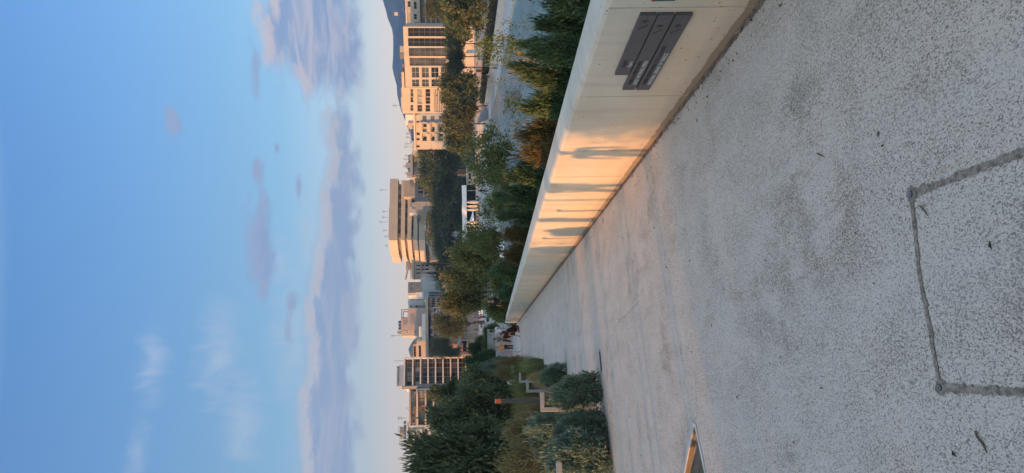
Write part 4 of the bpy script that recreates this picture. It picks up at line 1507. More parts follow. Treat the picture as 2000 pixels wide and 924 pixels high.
# ---- banded grey block
B = Bld('apartment_building', 'block with long pale grey balcony bands and a striped blue awning', 'building', 860, 320, 300, 6, PZ)
B.box('wall', W_TAN, 291, 346, 805, 880, 2.2, 16, to_ground=True)
for x0, x1, y0, y1 in ((801, 806, 301, 346), (815.5, 820, 293, 346), (833, 836, 296, 346), (848, 851, 296, 346)):
    B.box('balcony_band', W_GREY if x0 < 830 else W_PALE, y0, y1, x0, x1, 0, 2.25)
u0, u1, z0, z1 = B.rect(326, 341, 806.2, 815.4)
MB().add([(u0, .1, z0), (u1, .1, z0), (u1, 1.4, z1), (u0, 1.4, z1), (u0, .16, z0), (u1, .16, z0), (u1, 1.46, z1), (u0, 1.46, z1)], [(0, 1, 2, 3), (7, 6, 5, 4), (0, 4, 5, 1), (1, 5, 6, 2), (2, 6, 7, 3), (3, 7, 4, 0)]).build('awning', M_AWN, B.root)
for y0, y1, x0, x1 in ((293, 297, 820.5, 832), (303, 308, 822, 832), (310, 315, 822, 832), (305, 314, 838, 847), (318, 322, 822, 832), (326, 330, 822, 832), (318, 326, 838, 847), (336, 342, 822, 832), (308, 312, 808, 815), (316, 322, 808, 815)):
    h = B.rect(y0, y1, x0, x1, 2.2)
    B.window(h, .1, 2, 1, G_DARK, M_WFRAME, d=2.12)
B.box('roof_hut', W_WHITE, 289, 301, 805, 815, .6, 5)
for y0, y1, x0 in ((318, 327, 792), (307, 313, 797), (336, 344, 794)):
    B.box('roof_hut', W_GREY, y0, y1, x0, 801.2, 2, 6)
for y in (302, 306, 314, 329, 333):
    B.heater(796, 801, y, y + 3.4, 2)
for y in (304, 311, 325, 339):
    B.antenna(787 + y % 5, 801, y, 4)

# ---- the big stepped block with continuous parapets
zb = PZ
cr = at(800, 469, 330)
B = Bld('stepped_building', 'large sand-coloured block of stacked overhanging balcony parapets, biggest building in the middle', 'building', 800, 469, 330, 17, zb)
e1, e2 = Vector((1, 0)), Vector((-math.cos(R(62)), math.sin(R(62))))
def corner_plan(yr, yl, D1, grow=0.0):
    """plan polygon in local coordinates: main face to the right end seen at photo yr, chamfer to yl"""
    def end(dirL, y):
        r = ray(800, y)
        d3 = B.U * dirL.x + B.N * dirL.y
        # solve cr2d + k*d3 on ray azimuth
        az_ = r.x / r.y
        k = (az_ * B.o.y - B.o.x) / (d3.x - az_ * d3.y)
        return dirL * k
    a = end(e1, yr); c = end(e2, yl)
    return [Vector((0, 0)), a, a + Vector((0, D1)), Vector((c.x, D1)), c]
def zpx(x, y=469):
    return B.uz(x, y)[1]
def slab(part, m, x0, x1, yr, yl, inset=0.0, D1=24):
    pl = corner_plan(yr, yl, D1)
    if inset:
        cx = sum((p.x for p in pl)) / 5; cy = sum((p.y for p in pl)) / 5
        ctr = Vector((cx, cy))
        pl = [p + (ctr - p).normalized() * inset for p in pl]
    return MB().prism([(p.x, p.y) for p in pl], zpx(x1), zpx(x0)).build(part, m, B.root)
bands = ((759.5, 776, 349, 497), (782.5, 790.5, 352, 500), (795.5, 803.5, 380, 503), (807.5, 815.5, 402, 506), (818, 830, 410, 510))
for i, (x0, x1, yr, yl) in enumerate(bands):
    slab('parapet_band', W_SAND, x0, x1, yr, yl)
    nx_ = bands[i + 1][0] if i < 4 else 838
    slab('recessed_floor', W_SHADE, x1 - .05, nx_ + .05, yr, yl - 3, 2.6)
    pl = corner_plan(yr, yl, 24)
    L = pl[1].x
    for k in range(6):
        uu = L * (.12 + .14 * k)
        if i < 4:
            MB().box((uu, 1.2, zpx(nx_) + .05), (uu + L * .07, 2.1, zpx(x1) - .05)).build('window', (G_DARK, G_BROWN, G_GREY)[(k + i) % 3], B.root)
    rb = MB()
    for k in range(26):
        uu = L * (.02 + .96 * k / 25)
        rb.box((uu, .25, zpx(nx_)), (uu + .06, .31, zpx(nx_) + 1.0))
    rb.box((.2, .24, zpx(nx_) + 1.0), (L * .98, .32, zpx(nx_) + 1.07))
    rb.build('railing', M_RAIL, B.root)
slab('podium', W_SAND, 837, 860, 400, 520, 1.0)
slab('base', W_SHADE, 859, 930, 395, 522, 2.0)
slab('roof_storey', W_PINK, 757.5, 759.6, 392, 490, 3.0)
pl = corner_plan(349, 497, 24)
for x0, y in ((742, 371), (747, 413), (746, 425), (741, 434), (748, 450), (751, 462), (752, 480)):
    B.antenna(x0, 758, y, 6)
# stair turret blocks on the right half
for x0, x1, y0, y1, m_ in ((789, 815, 354, 386, W_TAN), (800, 812, 352, 368, W_SAND), (805, 830, 397, 410, W_SAND), (800, 822, 405, 418, W_PALE)):
    u0, u1, z0, z1 = B.rect(y0, y1, x0, x1, -2.0, 400)
    MB().box((u0, -3.2, z0), (u1, 4, z1)).build('stair_block', m_, B.root)
u0, u1, z0, z1 = B.rect(419, 432, 814, 820, -3, 425)
MB().add([(u0, -3.2, z0), (u1, -3.2, z0), (u1, -1.2, z1), (u0, -1.2, z1), (u0, -3.1, z0 - .1), (u1, -3.1, z0 - .1), (u1, -1.1, z1 - .1), (u0, -1.1, z1 - .1)], [(0, 1, 2, 3), (7, 6, 5, 4), (0, 4, 5, 1), (1, 5, 6, 2), (2, 6, 7, 3), (3, 7, 4, 0)]).build('solar_panel', M_SOLAR, B.root)
# ---- low pale block in front of it
B = Bld('low_building', 'low pale block with an orange awning in front of the big stepped block', 'building', 850, 430, 312, 12, PZ)
B.box('wall', W_SHADE, 393, 470, 831, 900, 1.5, 12, to_ground=True)
B.box('balcony_front', W_WHITE, 400, 444, 835, 843, 0, 1.4)
B.box('balcony_slab', W_PALE, 393, 446, 843.2, 847, 0, 1.4)
B.box('roof_slab', W_PALE, 393, 446, 829, 832, 0, 12)
u0, u1, z0, z1 = B.rect(443, 455, 834, 842)
MB().add([(u0, -.8, z0), (u1, -.8, z0), (u1, .6, z1), (u0, .6, z1), (u0, -.75, z0 - .1), (u1, -.75, z0 - .1), (u1, .65, z1 - .1), (u0, .65, z1 - .1)], [(0, 1, 2, 3), (7, 6, 5, 4), (0, 4, 5, 1), (1, 5, 6, 2), (2, 6, 7, 3), (3, 7, 4, 0)]).build('awning', M_AWNO, B.root)
B.box('side_wall', W_GREY, 455, 470, 840, 856, -.5, 8)
B.box('lower_wall', W_WHITE, 452, 472, 856, 870, 0, 6, to_ground=True)
for y0, y1, x0, x1 in ((396, 400, 834, 840), (410, 430, 848, 856), (402, 408, 849, 855)):
    h = B.rect(y0, y1, x0, x1, 1.5)
    B.window(h, .1, 2, 1, G_DARK, d=1.4)

# ---- dark grey clad block
B = Bld('grey_building', 'dark grey clad block with deep window openings before the stepped building', 'building', 850, 368, 302, 26, PZ)
wins = [(354.5, 359, 817, 826), (363, 370, 817, 827), (372, 377, 817, 826.5), (354, 361, 830, 837), (363, 371, 830, 838), (373, 379, 830, 838), (364, 371, 842, 849), (373, 379, 842, 850), (365, 372, 853, 861), (374, 380, 853, 861), (374, 380, 864, 872)]
hh = [B.rect(a, c, x0, x1) for a, c, x0, x1 in wins]
B.wall('wall', W_DGREY, 342, 394, 810.5, hh, 12, .7)
for h in hh:
    B.window(h, .6, 2, 1, G_DARK)
B.box('floor_slab', W_GREY, 352, 383, 827.5, 829.5, -.6, -.02)
B.box('floor_slab', W_GREY, 360, 384, 839, 841, -.6, -.02)
B.box('floor_slab', W_GREY, 362, 384, 850.5, 852.5, -.6, -.02)

# ---- sandy building with four window columns
B = Bld('sandy_building', 'sandy block with four columns of small windows right of the grey tower', 'building', 840, 525, 345, -6, PZ)
wins = [(y0, y1, x0, x1) for y0, y1 in ((509.5, 513), (517, 520.5), (524.5, 528), (532, 535.5)) for x0, x1 in ((812.5, 821), (824, 829), (830.5, 837.5))]
hh = [B.rect(a, c, x0, x1) for a, c, x0, x1 in wins]
B.wall('wall', W_SAND, 498, 546, 806, hh, 14, .5)
for i, h in enumerate(hh):
    B.window(h, .4, 1, 1, G_DARK if i % 3 else G_GREY, M_WFRAME)
for x0, x1 in ((807.5, 809), (822, 823.3)):
    B.box('ledge', W_TAN, 497.8, 546, x0, x1, -.5, -.02)
B.box('lower_block', W_SAND, 495, 541, 841, 857, -3, -.6)
B.box('roof_shed', W_DGREY, 500, 527, 793, 802, 2, 9)
B.box('roof_frame', W_BLUE, 502, 546, 800, 806.1, 3, 10)
u0, u1, z0, z1 = B.rect(521, 547, 790, 806, 2)
MB().add([(u0, 2, z1 - .5), (u1, 2, z0 + 2), (u1, 9, z0 + 2), (u0, 9, z1 - .5), (u0, 2, z1), (u1, 2, z0 + 2.6), (u1, 9, z0 + 2.6), (u0, 9, z1)], [(0, 1, 2, 3), (7, 6, 5, 4), (0, 4, 5, 1), (1, 5, 6, 2), (2, 6, 7, 3), (3, 7, 4, 0)]).build('sloped_roof', W_GREY, B.root)
# ---- grey tower, white wall and glass house
B = Bld('grey_tower', 'square blue-grey tower with three lit square openings', 'building', 810, 562, 335, 14, PZ)
hh = [B.rect(a, c, x0, x1) for a, c, x0, x1 in ((553, 556, 802, 807), (558.5, 562.5, 801.5, 806.5), (564, 567, 802, 805))]
B.wall('wall', W_DGREY, 551, 572, 797, hh, 9, .5)
for h in hh:
    B.window(h, .4, 1, 1, G_BLIND, M_WFRAME)
B.box('side_panel', W_PALE, 571.9, 577, 797, 820, .3, 8.8, to_ground=True)
B = Bld('white_building', 'plain windowless white block below the grey tower', 'building', 840, 556, 318, -8, PZ)
B.box('wall', W_WHITE, 541, 569, 822.5, 880, 0, 16, to_ground=True)
B.box('low_wall', mat('lime_render', (.42, .45, .34), .85, .06, .4), 545, 566, 850, 866, -5, -.1)
B.box('coping', W_PALE, 540.7, 569.3, 821.5, 822.6, -.15, 16.1)
B = Bld('glass_building', 'low blue-grey glazed building left of the plain white block', 'building', 850, 577, 300, 4, PZ)
hh = [B.rect(a, c, 838, 868) for a, c in ((570, 574), (575, 579), (580, 584))]
B.wall('wall', W_BLUE, 568, 586, 827, hh, 12, .4)
for h in hh:
    B.window(h, .3, 1, 6, G_GREY)
b = B.box('roof_hut', W_WHITE, 571, 584, 812, 827.2, 3, 8)
B.antenna(802, 827, 586, 4); B.antenna(806, 827, 581, 4)
B.box('roof_stair', W_WHITE, 584, 596, 797, 828, 5, 9)

# ---- pink tower
B = Bld('pink_tower', 'pinkish plain tower with two grey panels and a roof frame', 'building', 820, 628, 300, 12, PZ)
B.box('wall', W_PINK, 602, 645, 796, 880, 0, 14, to_ground=True)
B.box('upper_wall', W_PINK, 621.5, 645, 783.3, 796.1, .02, 13.8)
B.box('stair_side', W_SAND, 645.1, 655, 784, 880, .6, 12, to_ground=True)
B.box('grey_panel', W_GREY, 613, 633.5, 801, 810.5, -.06, -.004)
B.box('grey_panel', W_GREY, 625, 634.5, 787.5, 796, -.06, .01)
for x0, x1 in ((792.5, 798), (808, 813)):
    h = B.rect(647, 651, x0, x1, .6)
    B.window(h, .1, 1, 1, G_DARK, M_WFRAME, d=.53, th=.25)
b = MB()
u0, u1, z0, z1 = B.rect(604, 621.3, 785, 796)
for uu in (u0, u1 - .3):
    for yy in (.3, 8):
        b.box((uu, yy, z0), (uu + .3, yy + .3, z1))
b.box((u0, .3, z1), (u1, .55, z1 + .3)); b.box((u0, 8, z1), (u1, 8.3, z1 + .3))
b.build('roof_frame', W_DGREY, B.root)
for k in range(3):
    B.heater(777, 783.3, 626 + k * 6.2, 631.6 + k * 6.2, 2)
B.box('roof_tank', W_GREY, 646, 652, 776, 784, 3, 6)
B.antenna(764, 783, 656, 5)
B = Bld('white_building', 'small white block with two dark windows right of the pink tower', 'building', 815, 598, 310, -4, PZ)
B.box('wall', W_WHITE, 595.5, 601.8, 798, 880, 0, 9, to_ground=True)
for x0, x1 in ((801, 804), (812, 815.5)):
    h = B.rect(596.8, 600, x0, x1)
    B.window(h, .1, 1, 1, G_DARK, d=-.08)
# ---- cream house with wide windows left of the tower
B = Bld('cream_house', 'cream house with wide dark windows between pink tower and white office slab', 'building', 825, 675, 290, -3, PZ)
hh = [B.rect(675, 697, 818, 822.5)]
B.wall('wall', W_SAND, 658, 698, 814, hh, 12, .6)
B.window(hh[0], .5, 3, 1, G_DARK)
B.box('upper_floor', W_SAND, 673, 698, 806, 814.1, 1.5, 10)
h = B.rect(676, 697, 808, 812.5, 1.5); B.window(h, .1, 4, 1, G_DARK, d=1.42)
B.box('roof_eave', W_DGREY, 672.5, 698, 805, 806.1, .8, 10.5)

# ---- long low framed building with planted balconies
B = Bld('terraced_building', 'long building with a tan roof beam, cobalt band and untidy slatted balconies', 'building', 870, 640, 250, 6, PZ)
B.box('wall', W_PINK, 581, 697, 838, 920, 3.2, 14, to_ground=True)
B.box('roof_beam', W_TAN, 580, 698, 831, 836.5, 0, 14)
B.box('cobalt_band', M_TILEB, 617, 698, 837, 844.8, 2.9, 3.25)
B.box('white_rooftop_store', W_WHITE, 613, 640, 824, 831.1, 3, 8)
B.box('white_rooftop_store', W_WHITE, 638, 658, 818, 831.1, 4, 9)
B.box('white_rooftop_store', W_WHITE, 652, 666, 825, 831.1, 3.5, 9)
rg = random.Random(4)
for i, x in enumerate((846, 852.5, 859, 865.5, 872, 879)):
    B.box('balcony_slab', W_PALE if i % 2 else W_PINK, 600, 668 - i * 1.2, x, x + 1.4, .4, 3.2)
    u0, u1, z0, z1 = B.rect(600, 668 - i * 1.2, x, x + 1.4, .4)
    sl = MB()
    uu = u0
    while uu < u1:
        wv = rg.uniform(.12, .5)
        hh_ = rg.uniform(.5, 1.0)
        sl.box((uu, .42, z1), (uu + wv, .5 + rg.random() * .3, z1 + hh_))
        uu += wv + rg.uniform(.08, .5)
    sl.build('slat_screen', (W_PINK, W_TAN, W_PALE)[i % 3], B.root)
    for k in range(5):
        q = u0 + (u1 - u0) * (k + .2 + .4 * rg.random()) / 5
        MB().box((q, 2.9, z1 + .1), (q + rg.uniform(.9, 1.8), 3.25, z1 + 1.05)).build('dark_window', G_DARK, B.root)
for k, (y0, y1) in enumerate(((583, 586), (587, 590.5), (592, 595), (597, 599.5))):
    for x0, x1 in ((843, 850), (853, 860), (863, 870)):
        h = B.rect(y0 - .5, y1, x0, x1, 3.2)
        B.window(h, .1, 1, 1, G_DARK, W_TAN, d=3.1)
B.box('frame_post', W_PALE, 600, 601.5, 837, 920, .3, 3.2, to_ground=True)
B.box('blank_wall', W_WHITE, 680, 697, 847, 862, .3, 3.3)
B.box('portico_beam', W_PALE, 648, 690, 894, 900, -1.5, 3)
for y in (649, 664, 688):
    B.box('portico_post', W_PALE, y, y + 1.6, 899.8, 915, -1.4, -.9, to_ground=True)
B.box('shopfront', G_DARK, 666, 687, 904, 911, 2.8, 3.3)
plant('pine', 'grey-green bamboo-like thicket against the terraced building', 848, 890, 664, 696, 246, PZ, trunk=.2, var=2)
plant('shrub', 'dense dark bush at the left foot of the terraced building', 858, 884, 682, 697, 243, PZ)

# ---- nine-storey grid office
B = Bld('office_slab', 'grey-white nine-storey slab with a grid of deep glazed floors on the left', 'building', 850, 725, 265, 17, PZ)
xs = [788.5, 804.8, 820, 834.7, 849.3, 864, 878.8, 893.5, 908.5, 923]
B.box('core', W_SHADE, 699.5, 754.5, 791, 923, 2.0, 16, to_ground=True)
for i, x in enumerate(xs):
    B.box('floor_slab', W_WHITE, 698, 756, x, x + 2.4, 0, 16, yr=727)
B.box('side_wall', W_WHITE, 754.6, 757.2, 790, 905, -.02, 16, to_ground=True)
B.box('side_wall', W_WHITE, 696.5, 699.4, 790, 905, -.02, 16, to_ground=True)
rg = random.Random(9)
for i in range(9):
    u0, u1, z0, z1 = B.rect(700, 754, xs[i] + 2.6, xs[i + 1] - .2, 1.9, 727)
    n = 6
    for k in range(n):
        a = u0 + (u1 - u0) * k / n + .04; c = u0 + (u1 - u0) * (k + 1) / n - .04
        o = MB().box((a, 1.7, z0 + .05), (a + .1, 1.95, z1 - .05)).box((c - .1, 1.7, z0 + .05), (c, 1.95, z1 - .05)).box((a + .1, 1.7, z0 + .8), (c - .1, 1.94, z0 + .9)).build('window', M_FRAME, B.root)
        MB().box((a + .1, 1.78, z0 + .06), (c - .1, 1.9, z1 - (.9 if i < 3 else .1))).build('pane', rg.choice((G_GREY, G_GREY, G_BLIND, G_DARK) if i < 4 else (G_DARK, G_DARK, G_BROWN, G_GREY)), o)
u0, u1, z0, z1 = B.rect(713, 754, 779, 788.4, 3)
MB().box((u0, 3, z0), (u1, 9, z1)).build('roof_plant', W_BLUE, B.root)
b = MB()
for k in range(9):
    b.box((u0 + (u1 - u0) * k / 9, 2.6, z1), (u0 + (u1 - u0) * (k + .5) / 9, 8, z1 + .8))
b.build('roof_units', W_GREY, B.root)
B.antenna(770, 788, 705, 5, bars=False)

# ---- portal framed flats
B = Bld('portal_house', 'flats framed by pale concrete portals with dark recessed floors', 'building', 850, 790, 225, 6, PZ)
B.box('core', W_SHADE, 756, 832, 813, 900, 1.8, 14, to_ground=True)
B.box('core', W_SHADE, 758, 832, 800, 813.1, 5, 14)
for y0, y1, x0, x1 in ((760, 832, 813, 816.5), (760, 794, 829.5, 832.5), (760, 794, 845, 848), (800, 832, 829.5, 832.5)):
    B.box('portal_beam', W_PALE, y0, y1, x0, x1, 0, 1.8)
for y0, y1, x0, x1 in ((759.6, 761.4, 814, 848), (800.4, 802.2, 830, 880), (830, 832, 800, 880)):
    B.box('portal_post', W_PALE, y0, y1, x0, x1, -.02, 1.82, to_ground=x1 > 860)
B.box('roof_beam', W_TAN, 761, 834, 799, 802, 0, 3)
B.box('roof_post', W_TAN, 755, 760, 784, 816, .2, 2.5)
B.box('roof_glass', G_BLIND, 765, 795, 803.5, 812, 4.2, 4.9)
for y0, y1, x0, x1 in ((763, 778, 818, 828), (779, 793, 818, 828), (763, 778, 834, 844), (779, 793, 834, 844), (803, 818, 834, 844), (804, 826, 818, 828), (767, 790, 850, 858), (806, 815, 804, 810), (818, 826, 805, 810)):
    h = B.rect(y0, y1, x0, x1, 1.8)
    B.window(h, .1, 3, 1, G_BLIND if x0 < 830 else G_GREY, d=1.7)
for y0, y1 in ((791, 795), (826, 830)):
    B.box('brick_pier', mat('brick_red', (.32, .13, .07), .85, .15, 3), y0, y1, 818, 829, 1.2, 1.75)
for y in (797, 801, 825):
    B.antenna(797 if y > 800 else 793, 800, y, 3, bars=False)

# ---- stepped white flats
B = Bld('white_apartments', 'stepped white flats with a rounded orange-lit roof end and solar panels, far left', 'building', 840, 850, 205, 16, PZ)
B.box('wall', W_PALE, 833, 868, 797, 900, 1.6, 13, to_ground=True)
for x0, x1, y0, y1 in ((793, 797, 826, 868), (806, 809.5, 842, 869), (820, 824.5, 838, 874), (838, 842, 836, 876)):
    B.box('balcony_slab', W_WHITE, y0, y1, x0, x1, 0, 1.65)
for y0, y1, x0, x1 in ((851, 863, 798, 805), (850, 862, 811, 819), (843, 858, 826, 836), (845, 862, 844, 852)):
    h = B.rect(y0, y1, x0, x1, 1.6)
    B.window(h, .1, 2, 1, G_GREY, d=1.5)
B.box('awning', mat('blue_canvas', (.08, .2, .42), .8, .1, 2), 860, 866, 810, 818, .2, .5)
B.box('orange_gable', W_SAND, 866, 875, 793, 808, .4, 12)
B.box('roof_hut', W_SAND, 834, 855, 781, 793.1, 4, 9)
for k in range(6):
    B.heater(787, 793, 822 + k * 7.4, 828 + k * 7.4, 1)
for y in (817, 836, 842, 856, 862, 868):
    B.antenna(776 + y % 6, 793, y, 3)

# ================================================================ PEOPLE
_pc = {}


def skin(key, joints, edges, radii, root_i=0, sub=1):
    """one continuous skinned mesh from a skeleton (cached by key)"""
    if key in _pc:
        return _pc[key]
    me = bpy.data.meshes.new('tmp')
    me.from_pydata([tuple(j) for j in joints], edges, [])
    o = bpy.data.objects.new('tmp', me)
    COL.objects.link(o)
    md = o.modifiers.new('s', 'SKIN')
    md.use_smooth_shade = True
    sv = me.skin_vertices[0].data
    for i, r_ in enumerate(radii):
        rr = r_ if isinstance(r_, tuple) else (r_, r_)
        sv[i].radius = rr
        sv[i].use_root = (i == root_i)
    if sub:
        o.modifiers.new('d', 'SUBSURF').levels = sub
        o.modifiers['d'].render_levels = sub
    dg = bpy.context.evaluated_depsgraph_get()
    res = bpy.data.meshes.new_from_object(o.evaluated_get(dg))
    bpy.data.objects.remove(o); bpy.data.meshes.remove(me)
    res.materials.clear()
    res.materials.append(M_WHITE)
    _pc[key] = res
    return res


def pose_joints(pose):
    """joint positions for height 1, facing +Y, x to the figure's right-hand side of the page"""
    J = {}
    lift = 0.0
    lean = 0.0
    st = {'walk': .13, 'walk2': -.11, 'stand': .015, 'run': .15}.get(pose, 0)
    if pose == 'sit':
        J['pel'] = Vector((0, 0, .27))
        for s, k in ((-1, 'L'), (1, 'R')):
            J['hip' + k] = Vector((.052 * s, .02, .265)); J['kne' + k] = Vector((.062 * s, .25, .28)); J['ank' + k] = Vector((.06 * s, .24, .05)); J['toe' + k] = Vector((.065 * s, .34, .02))
        lift = -.26
        lean = .04
    elif pose == 'squat':
        J['pel'] = Vector((0, -.06, .22))
        for s, k in ((-1, 'L'), (1, 'R')):
            J['hip' + k] = Vector((.055 * s, -.05, .22)); J['kne' + k] = Vector((.09 * s, .14, .27)); J['ank' + k] = Vector((.075 * s, -.02, .05)); J['toe' + k] = Vector((.085 * s, .10, .02))
        lift = -.31
        lean = .16
    else:
        J['pel'] = Vector((0, 0, .525))
        for s, k in ((-1, 'L'), (1, 'R')):
            f = st * s
            J['hip' + k] = Vector((.050 * s, 0, .50)); J['kne' + k] = Vector((.055 * s, .03 + f * .55, .285)); J['ank' + k] = Vector((.05 * s, f - (.05 if f < -.05 else 0), .05 + (.03 if f < -.05 else 0))); J['toe' + k] = J['ank' + k] + Vector((.012 * s, .105, -.032))
        lean = {'bend': .22, 'walk': .015, 'run': .04}.get(pose, 0)
        if pose == 'bend': lift = -.05
    up = lambda z, l: Vector((0, lean * l + (J['pel'].y), z + lift))
    J['wai'] = up(.61, .3); J['che'] = up(.73, .75); J['nec'] = up(.835, 1.05); J['hea'] = up(.885, 1.2) + Vector((0, .012, 0)); J['top'] = up(.955, 1.25) + Vector((0, .008, 0))
    for s, k in ((-1, 'L'), (1, 'R')):
        f = -st * s
        J['sho' + k] = up(.805, .95) + Vector((.103 * s, 0, 0))
        if pose in ('sit', 'bend', 'squat', 'hold'):
            J['elb' + k] = J['sho' + k] + Vector((.025 * s, .06, -.165)); J['wri' + k] = J['elb' + k] + Vector((-.03 * s, .13, .01 if pose == 'hold' else -.03))
        else:
            J['elb' + k] = J['sho' + k] + Vector((.035 * s, f * .45 - .01, -.17)); J['wri' + k] = J['elb' + k] + Vector((.005 * s, f * .6 + .035, -.14))
    return J


def person(label, loc, face, h=1.7, shirt=(.5, .5, .5), legs=(.05, .05, .06), hair=(.03, .022, .018), skinc=(.42, .25, .17), pose='walk', long_hair=False, shorts=False, skirt=False, bald=False, group=None, sleeves=False, shoe=(.06, .06, .06)):
    J = pose_joints(pose)
    root = thing('person', label, 'person', loc, face, group)
    def cm(c, nm):
        return mat('cloth_%02d_%02d_%02d' % tuple(int(v * 99) for v in c), c, .85, .12, 6)
    def put(name, me, m, sc=(1, 1, 1)):
        o = bpy.data.objects.new(name, me); COL.objects.link(o); o.parent = root
        o.scale = (h, h, h)
        o.material_slots[0].link = 'OBJECT'; o.material_slots[0].material = m
        return o
    # body: spine, head, arms with hands, legs with feet, one surface
    names, rad, edges = [], [], []
    pts = []
    def add(p, r_, par=None):
        pts.append(Vector(p)); rad.append(r_)
        if par is not None: edges.append((par, len(pts) - 1))
        return len(pts) - 1
    pel = add(J['pel'], (.078, .06))
    wai = add(J['wai'], (.066, .052), pel); che = add(J['che'], (.082, .060), wai); nc0 = add(J['nec'] - Vector((0, 0, .025)), (.038, .036), che); nec = add(J['nec'] + Vector((0, .004, .008)), (.030, .032), nc0)
    jaw = add(J['hea'], (.040, .050), nec); top = add(J['top'], (.046, .056), jaw); add(J['top'] + Vector((0, -.002, .03)), (.026, .03), top)
    for k, s in (('L', -1), ('R', 1)):
        sh = add(J['sho' + k], .036, che); el = add(J['elb' + k], .024, sh); wr = add(J['wri' + k], .0155, el)
        d = (J['wri' + k] - J['elb' + k]).normalized()
        pa = add(J['wri' + k] + d * .034, (.019, .012), wr)
        side = Vector((0, 1, 0)) if abs(d.z) > .6 else Vector((1, 0, 0))
        for q, (of, ln) in enumerate(((-.016, .040), (-.005, .046), (.006, .043), (.016, .034))):
            kn = add(pts[pa] + d * .02 + side * of, .0056, pa)
            add(pts[kn] + d * ln * .8 + Vector((-.006 * s, .004, -.004)), .0042, kn)
        th = add(J['wri' + k] + d * .022 + side * .022 + Vector((-.006 * s, 0, 0)), .0066, wr)
        add(pts[th] + d * .026 + side * .008, .0048, th)
        hp = add(J['hip' + k], (.050, .052), pel); kn = add(J['kne' + k], .033, hp)
        mid = add((J['kne' + k] * .62 + J['ank' + k] * .38) + Vector((0, -.008, 0)), .031, kn)
        an = add(J['ank' + k], .0195, mid); add(J['toe' + k], (.02, .015), an)
    body = put('body', skin('body' + pose, pts, edges, rad), mat('skin_%02d' % int(skinc[0] * 99), skinc, .6, .05, 20))
    # face: nose, ears and eyes as small pieces of the head
    key = 'face' + pose
    if key not in _pc:
        b = MB(); c = J['hea'] + Vector((0, .05, .022))
        b.add([(c.x - .008, c.y - .006, c.z - .012), (c.x + .008, c.y - .006, c.z - .012), (c.x, c.y + .016, c.z - .010), (c.x, c.y - .004, c.z + .02)], [(0, 1, 2), (0, 2, 3), (1, 3, 2), (0, 3, 1)])
        for s in (-1, 1):
            b.ball((c.x + s * .048, J['hea'].y, c.z - .004), (.006, .012, .018), 6, 5)
        me = bpy.data.meshes.new('face'); me.from_pydata(b.v, [], b.f); me.materials.append(M_WHITE); _pc[key] = me
        b = MB()
        for s in (-1, 1):
            b.ball((c.x + s * .018, c.y - .004, c.z + .014), (.006, .004, .004), 6, 5)
        b.box((c.x - .012, c.y - .006, c.z - .026), (c.x + .012, c.y + .001, c.z - .022))
        me = bpy.data.meshes.new('eyes'); me.from_pydata(b.v, [], b.f); me.materials.append(M_WHITE); _pc[key + 'e'] = me
    put('face', _pc[key], body.material_slots[0].material)
    put('eyes', _pc[key + 'e'], M_DARK)
    # clothes
    key = 'shirt%s%d' % (pose, sleeves)
    if key not in _pc:
        pts, rad, edges = [], [], []
        a = add(J['pel'] + Vector((0, 0, -.01)), (.086, .070)); w_ = add(J['wai'], (.078, .062), a); c = add(J['che'], (.092, .070), w_); add(J['nec'] - Vector((0, 0, .03)), (.05, .046), c)
        for k in 'LR':
            s_ = add(J['sho' + k], .046, c)
            e_ = add(J['elb' + k] if sleeves else J['sho' + k].lerp(J['elb' + k], .72), .036, s_)
            if sleeves: add(J['elb' + k].lerp(J['wri' + k], .9), .026, e_)
        skin(key, pts, edges, rad)
    put('shirt', _pc[key], cm(shirt, 's'))
    key = 'legs%s%d%d' % (pose, shorts, skirt)
    if key not in _pc:
        pts, rad, edges = [], [], []
        a = add(J['pel'] + Vector((0, 0, .01)), (.085, .070))
        if skirt:
            kk = (J['kneL'] + J['kneR']) / 2
            b_ = add(J['pel'].lerp(kk, .5), (.095, .085), a); add(kk + Vector((0, 0, -.08)), (.115, .11), b_)
        else:
            for k in 'LR':
                hp = add(J['hip' + k], (.056, .060), a); kn = add(J['kne' + k] if not shorts else J['hip' + k].lerp(J['kne' + k], .8), .043, hp)
                if not shorts: add(J['kne' + k].lerp(J['ank' + k], .93), .031, kn)
        skin(key, pts, edges, rad)
    put('skirt' if skirt else 'shorts' if shorts else 'trousers', _pc[key], cm(legs, 'l'))
    for k in 'LR':
        key = 'shoe%s%s' % (pose, k)
        if key not in _pc:
            pts, rad, edges = [], [], []
            a = add(J['ank' + k] + Vector((0, -.02, -.012)), (.024, .02)); b_ = add(J['ank' + k].lerp(J['toe' + k], .6) + Vector((0, 0, -.004)), (.026, .018), a); add(J['toe' + k] + Vector((0, .012, -.001)), (.022, .013), b_)
            skin(key, pts, edges, rad)
        put('shoe', _pc[key], cm(shoe, 'f'))
    if not bald:
        key = 'hair%s%d' % (pose, long_hair)
        if key not in _pc:
            b = MB(); t = J['top']
            b.ball((t.x, t.y - .010, t.z + .004), (.054, .062, .042), 12, 8)
            b.ball((t.x, t.y - .030, t.z - .030), (.050, .042, .048), 10, 7)
            if long_hair:
                b.ball((t.x, t.y - .045, t.z - .085), (.048, .032, .085), 10, 7)
            me = bpy.data.meshes.new('hair'); me.from_pydata(b.v, [], b.f); me.polygons.foreach_set('use_smooth', [True] * len(me.polygons)); me.materials.append(M_WHITE)
            _pc[key] = me
        put('hair', _pc[key], cm(hair, 'h'))
    return root


def foot(x, y, z=PZ):
    return atz(x, y, z)


BLACK, NAVY, WHITE_C, RED, BLUE, GREYC = (.02, .02, .022), (.03, .04, .09), (.68, .68, .70), (.35, .03, .04), (.05, .10, .35), (.25, .26, .28)
def on_path(x, y):
    s, l = ramp_xy(x, y)
    return on_ramp(s, l)

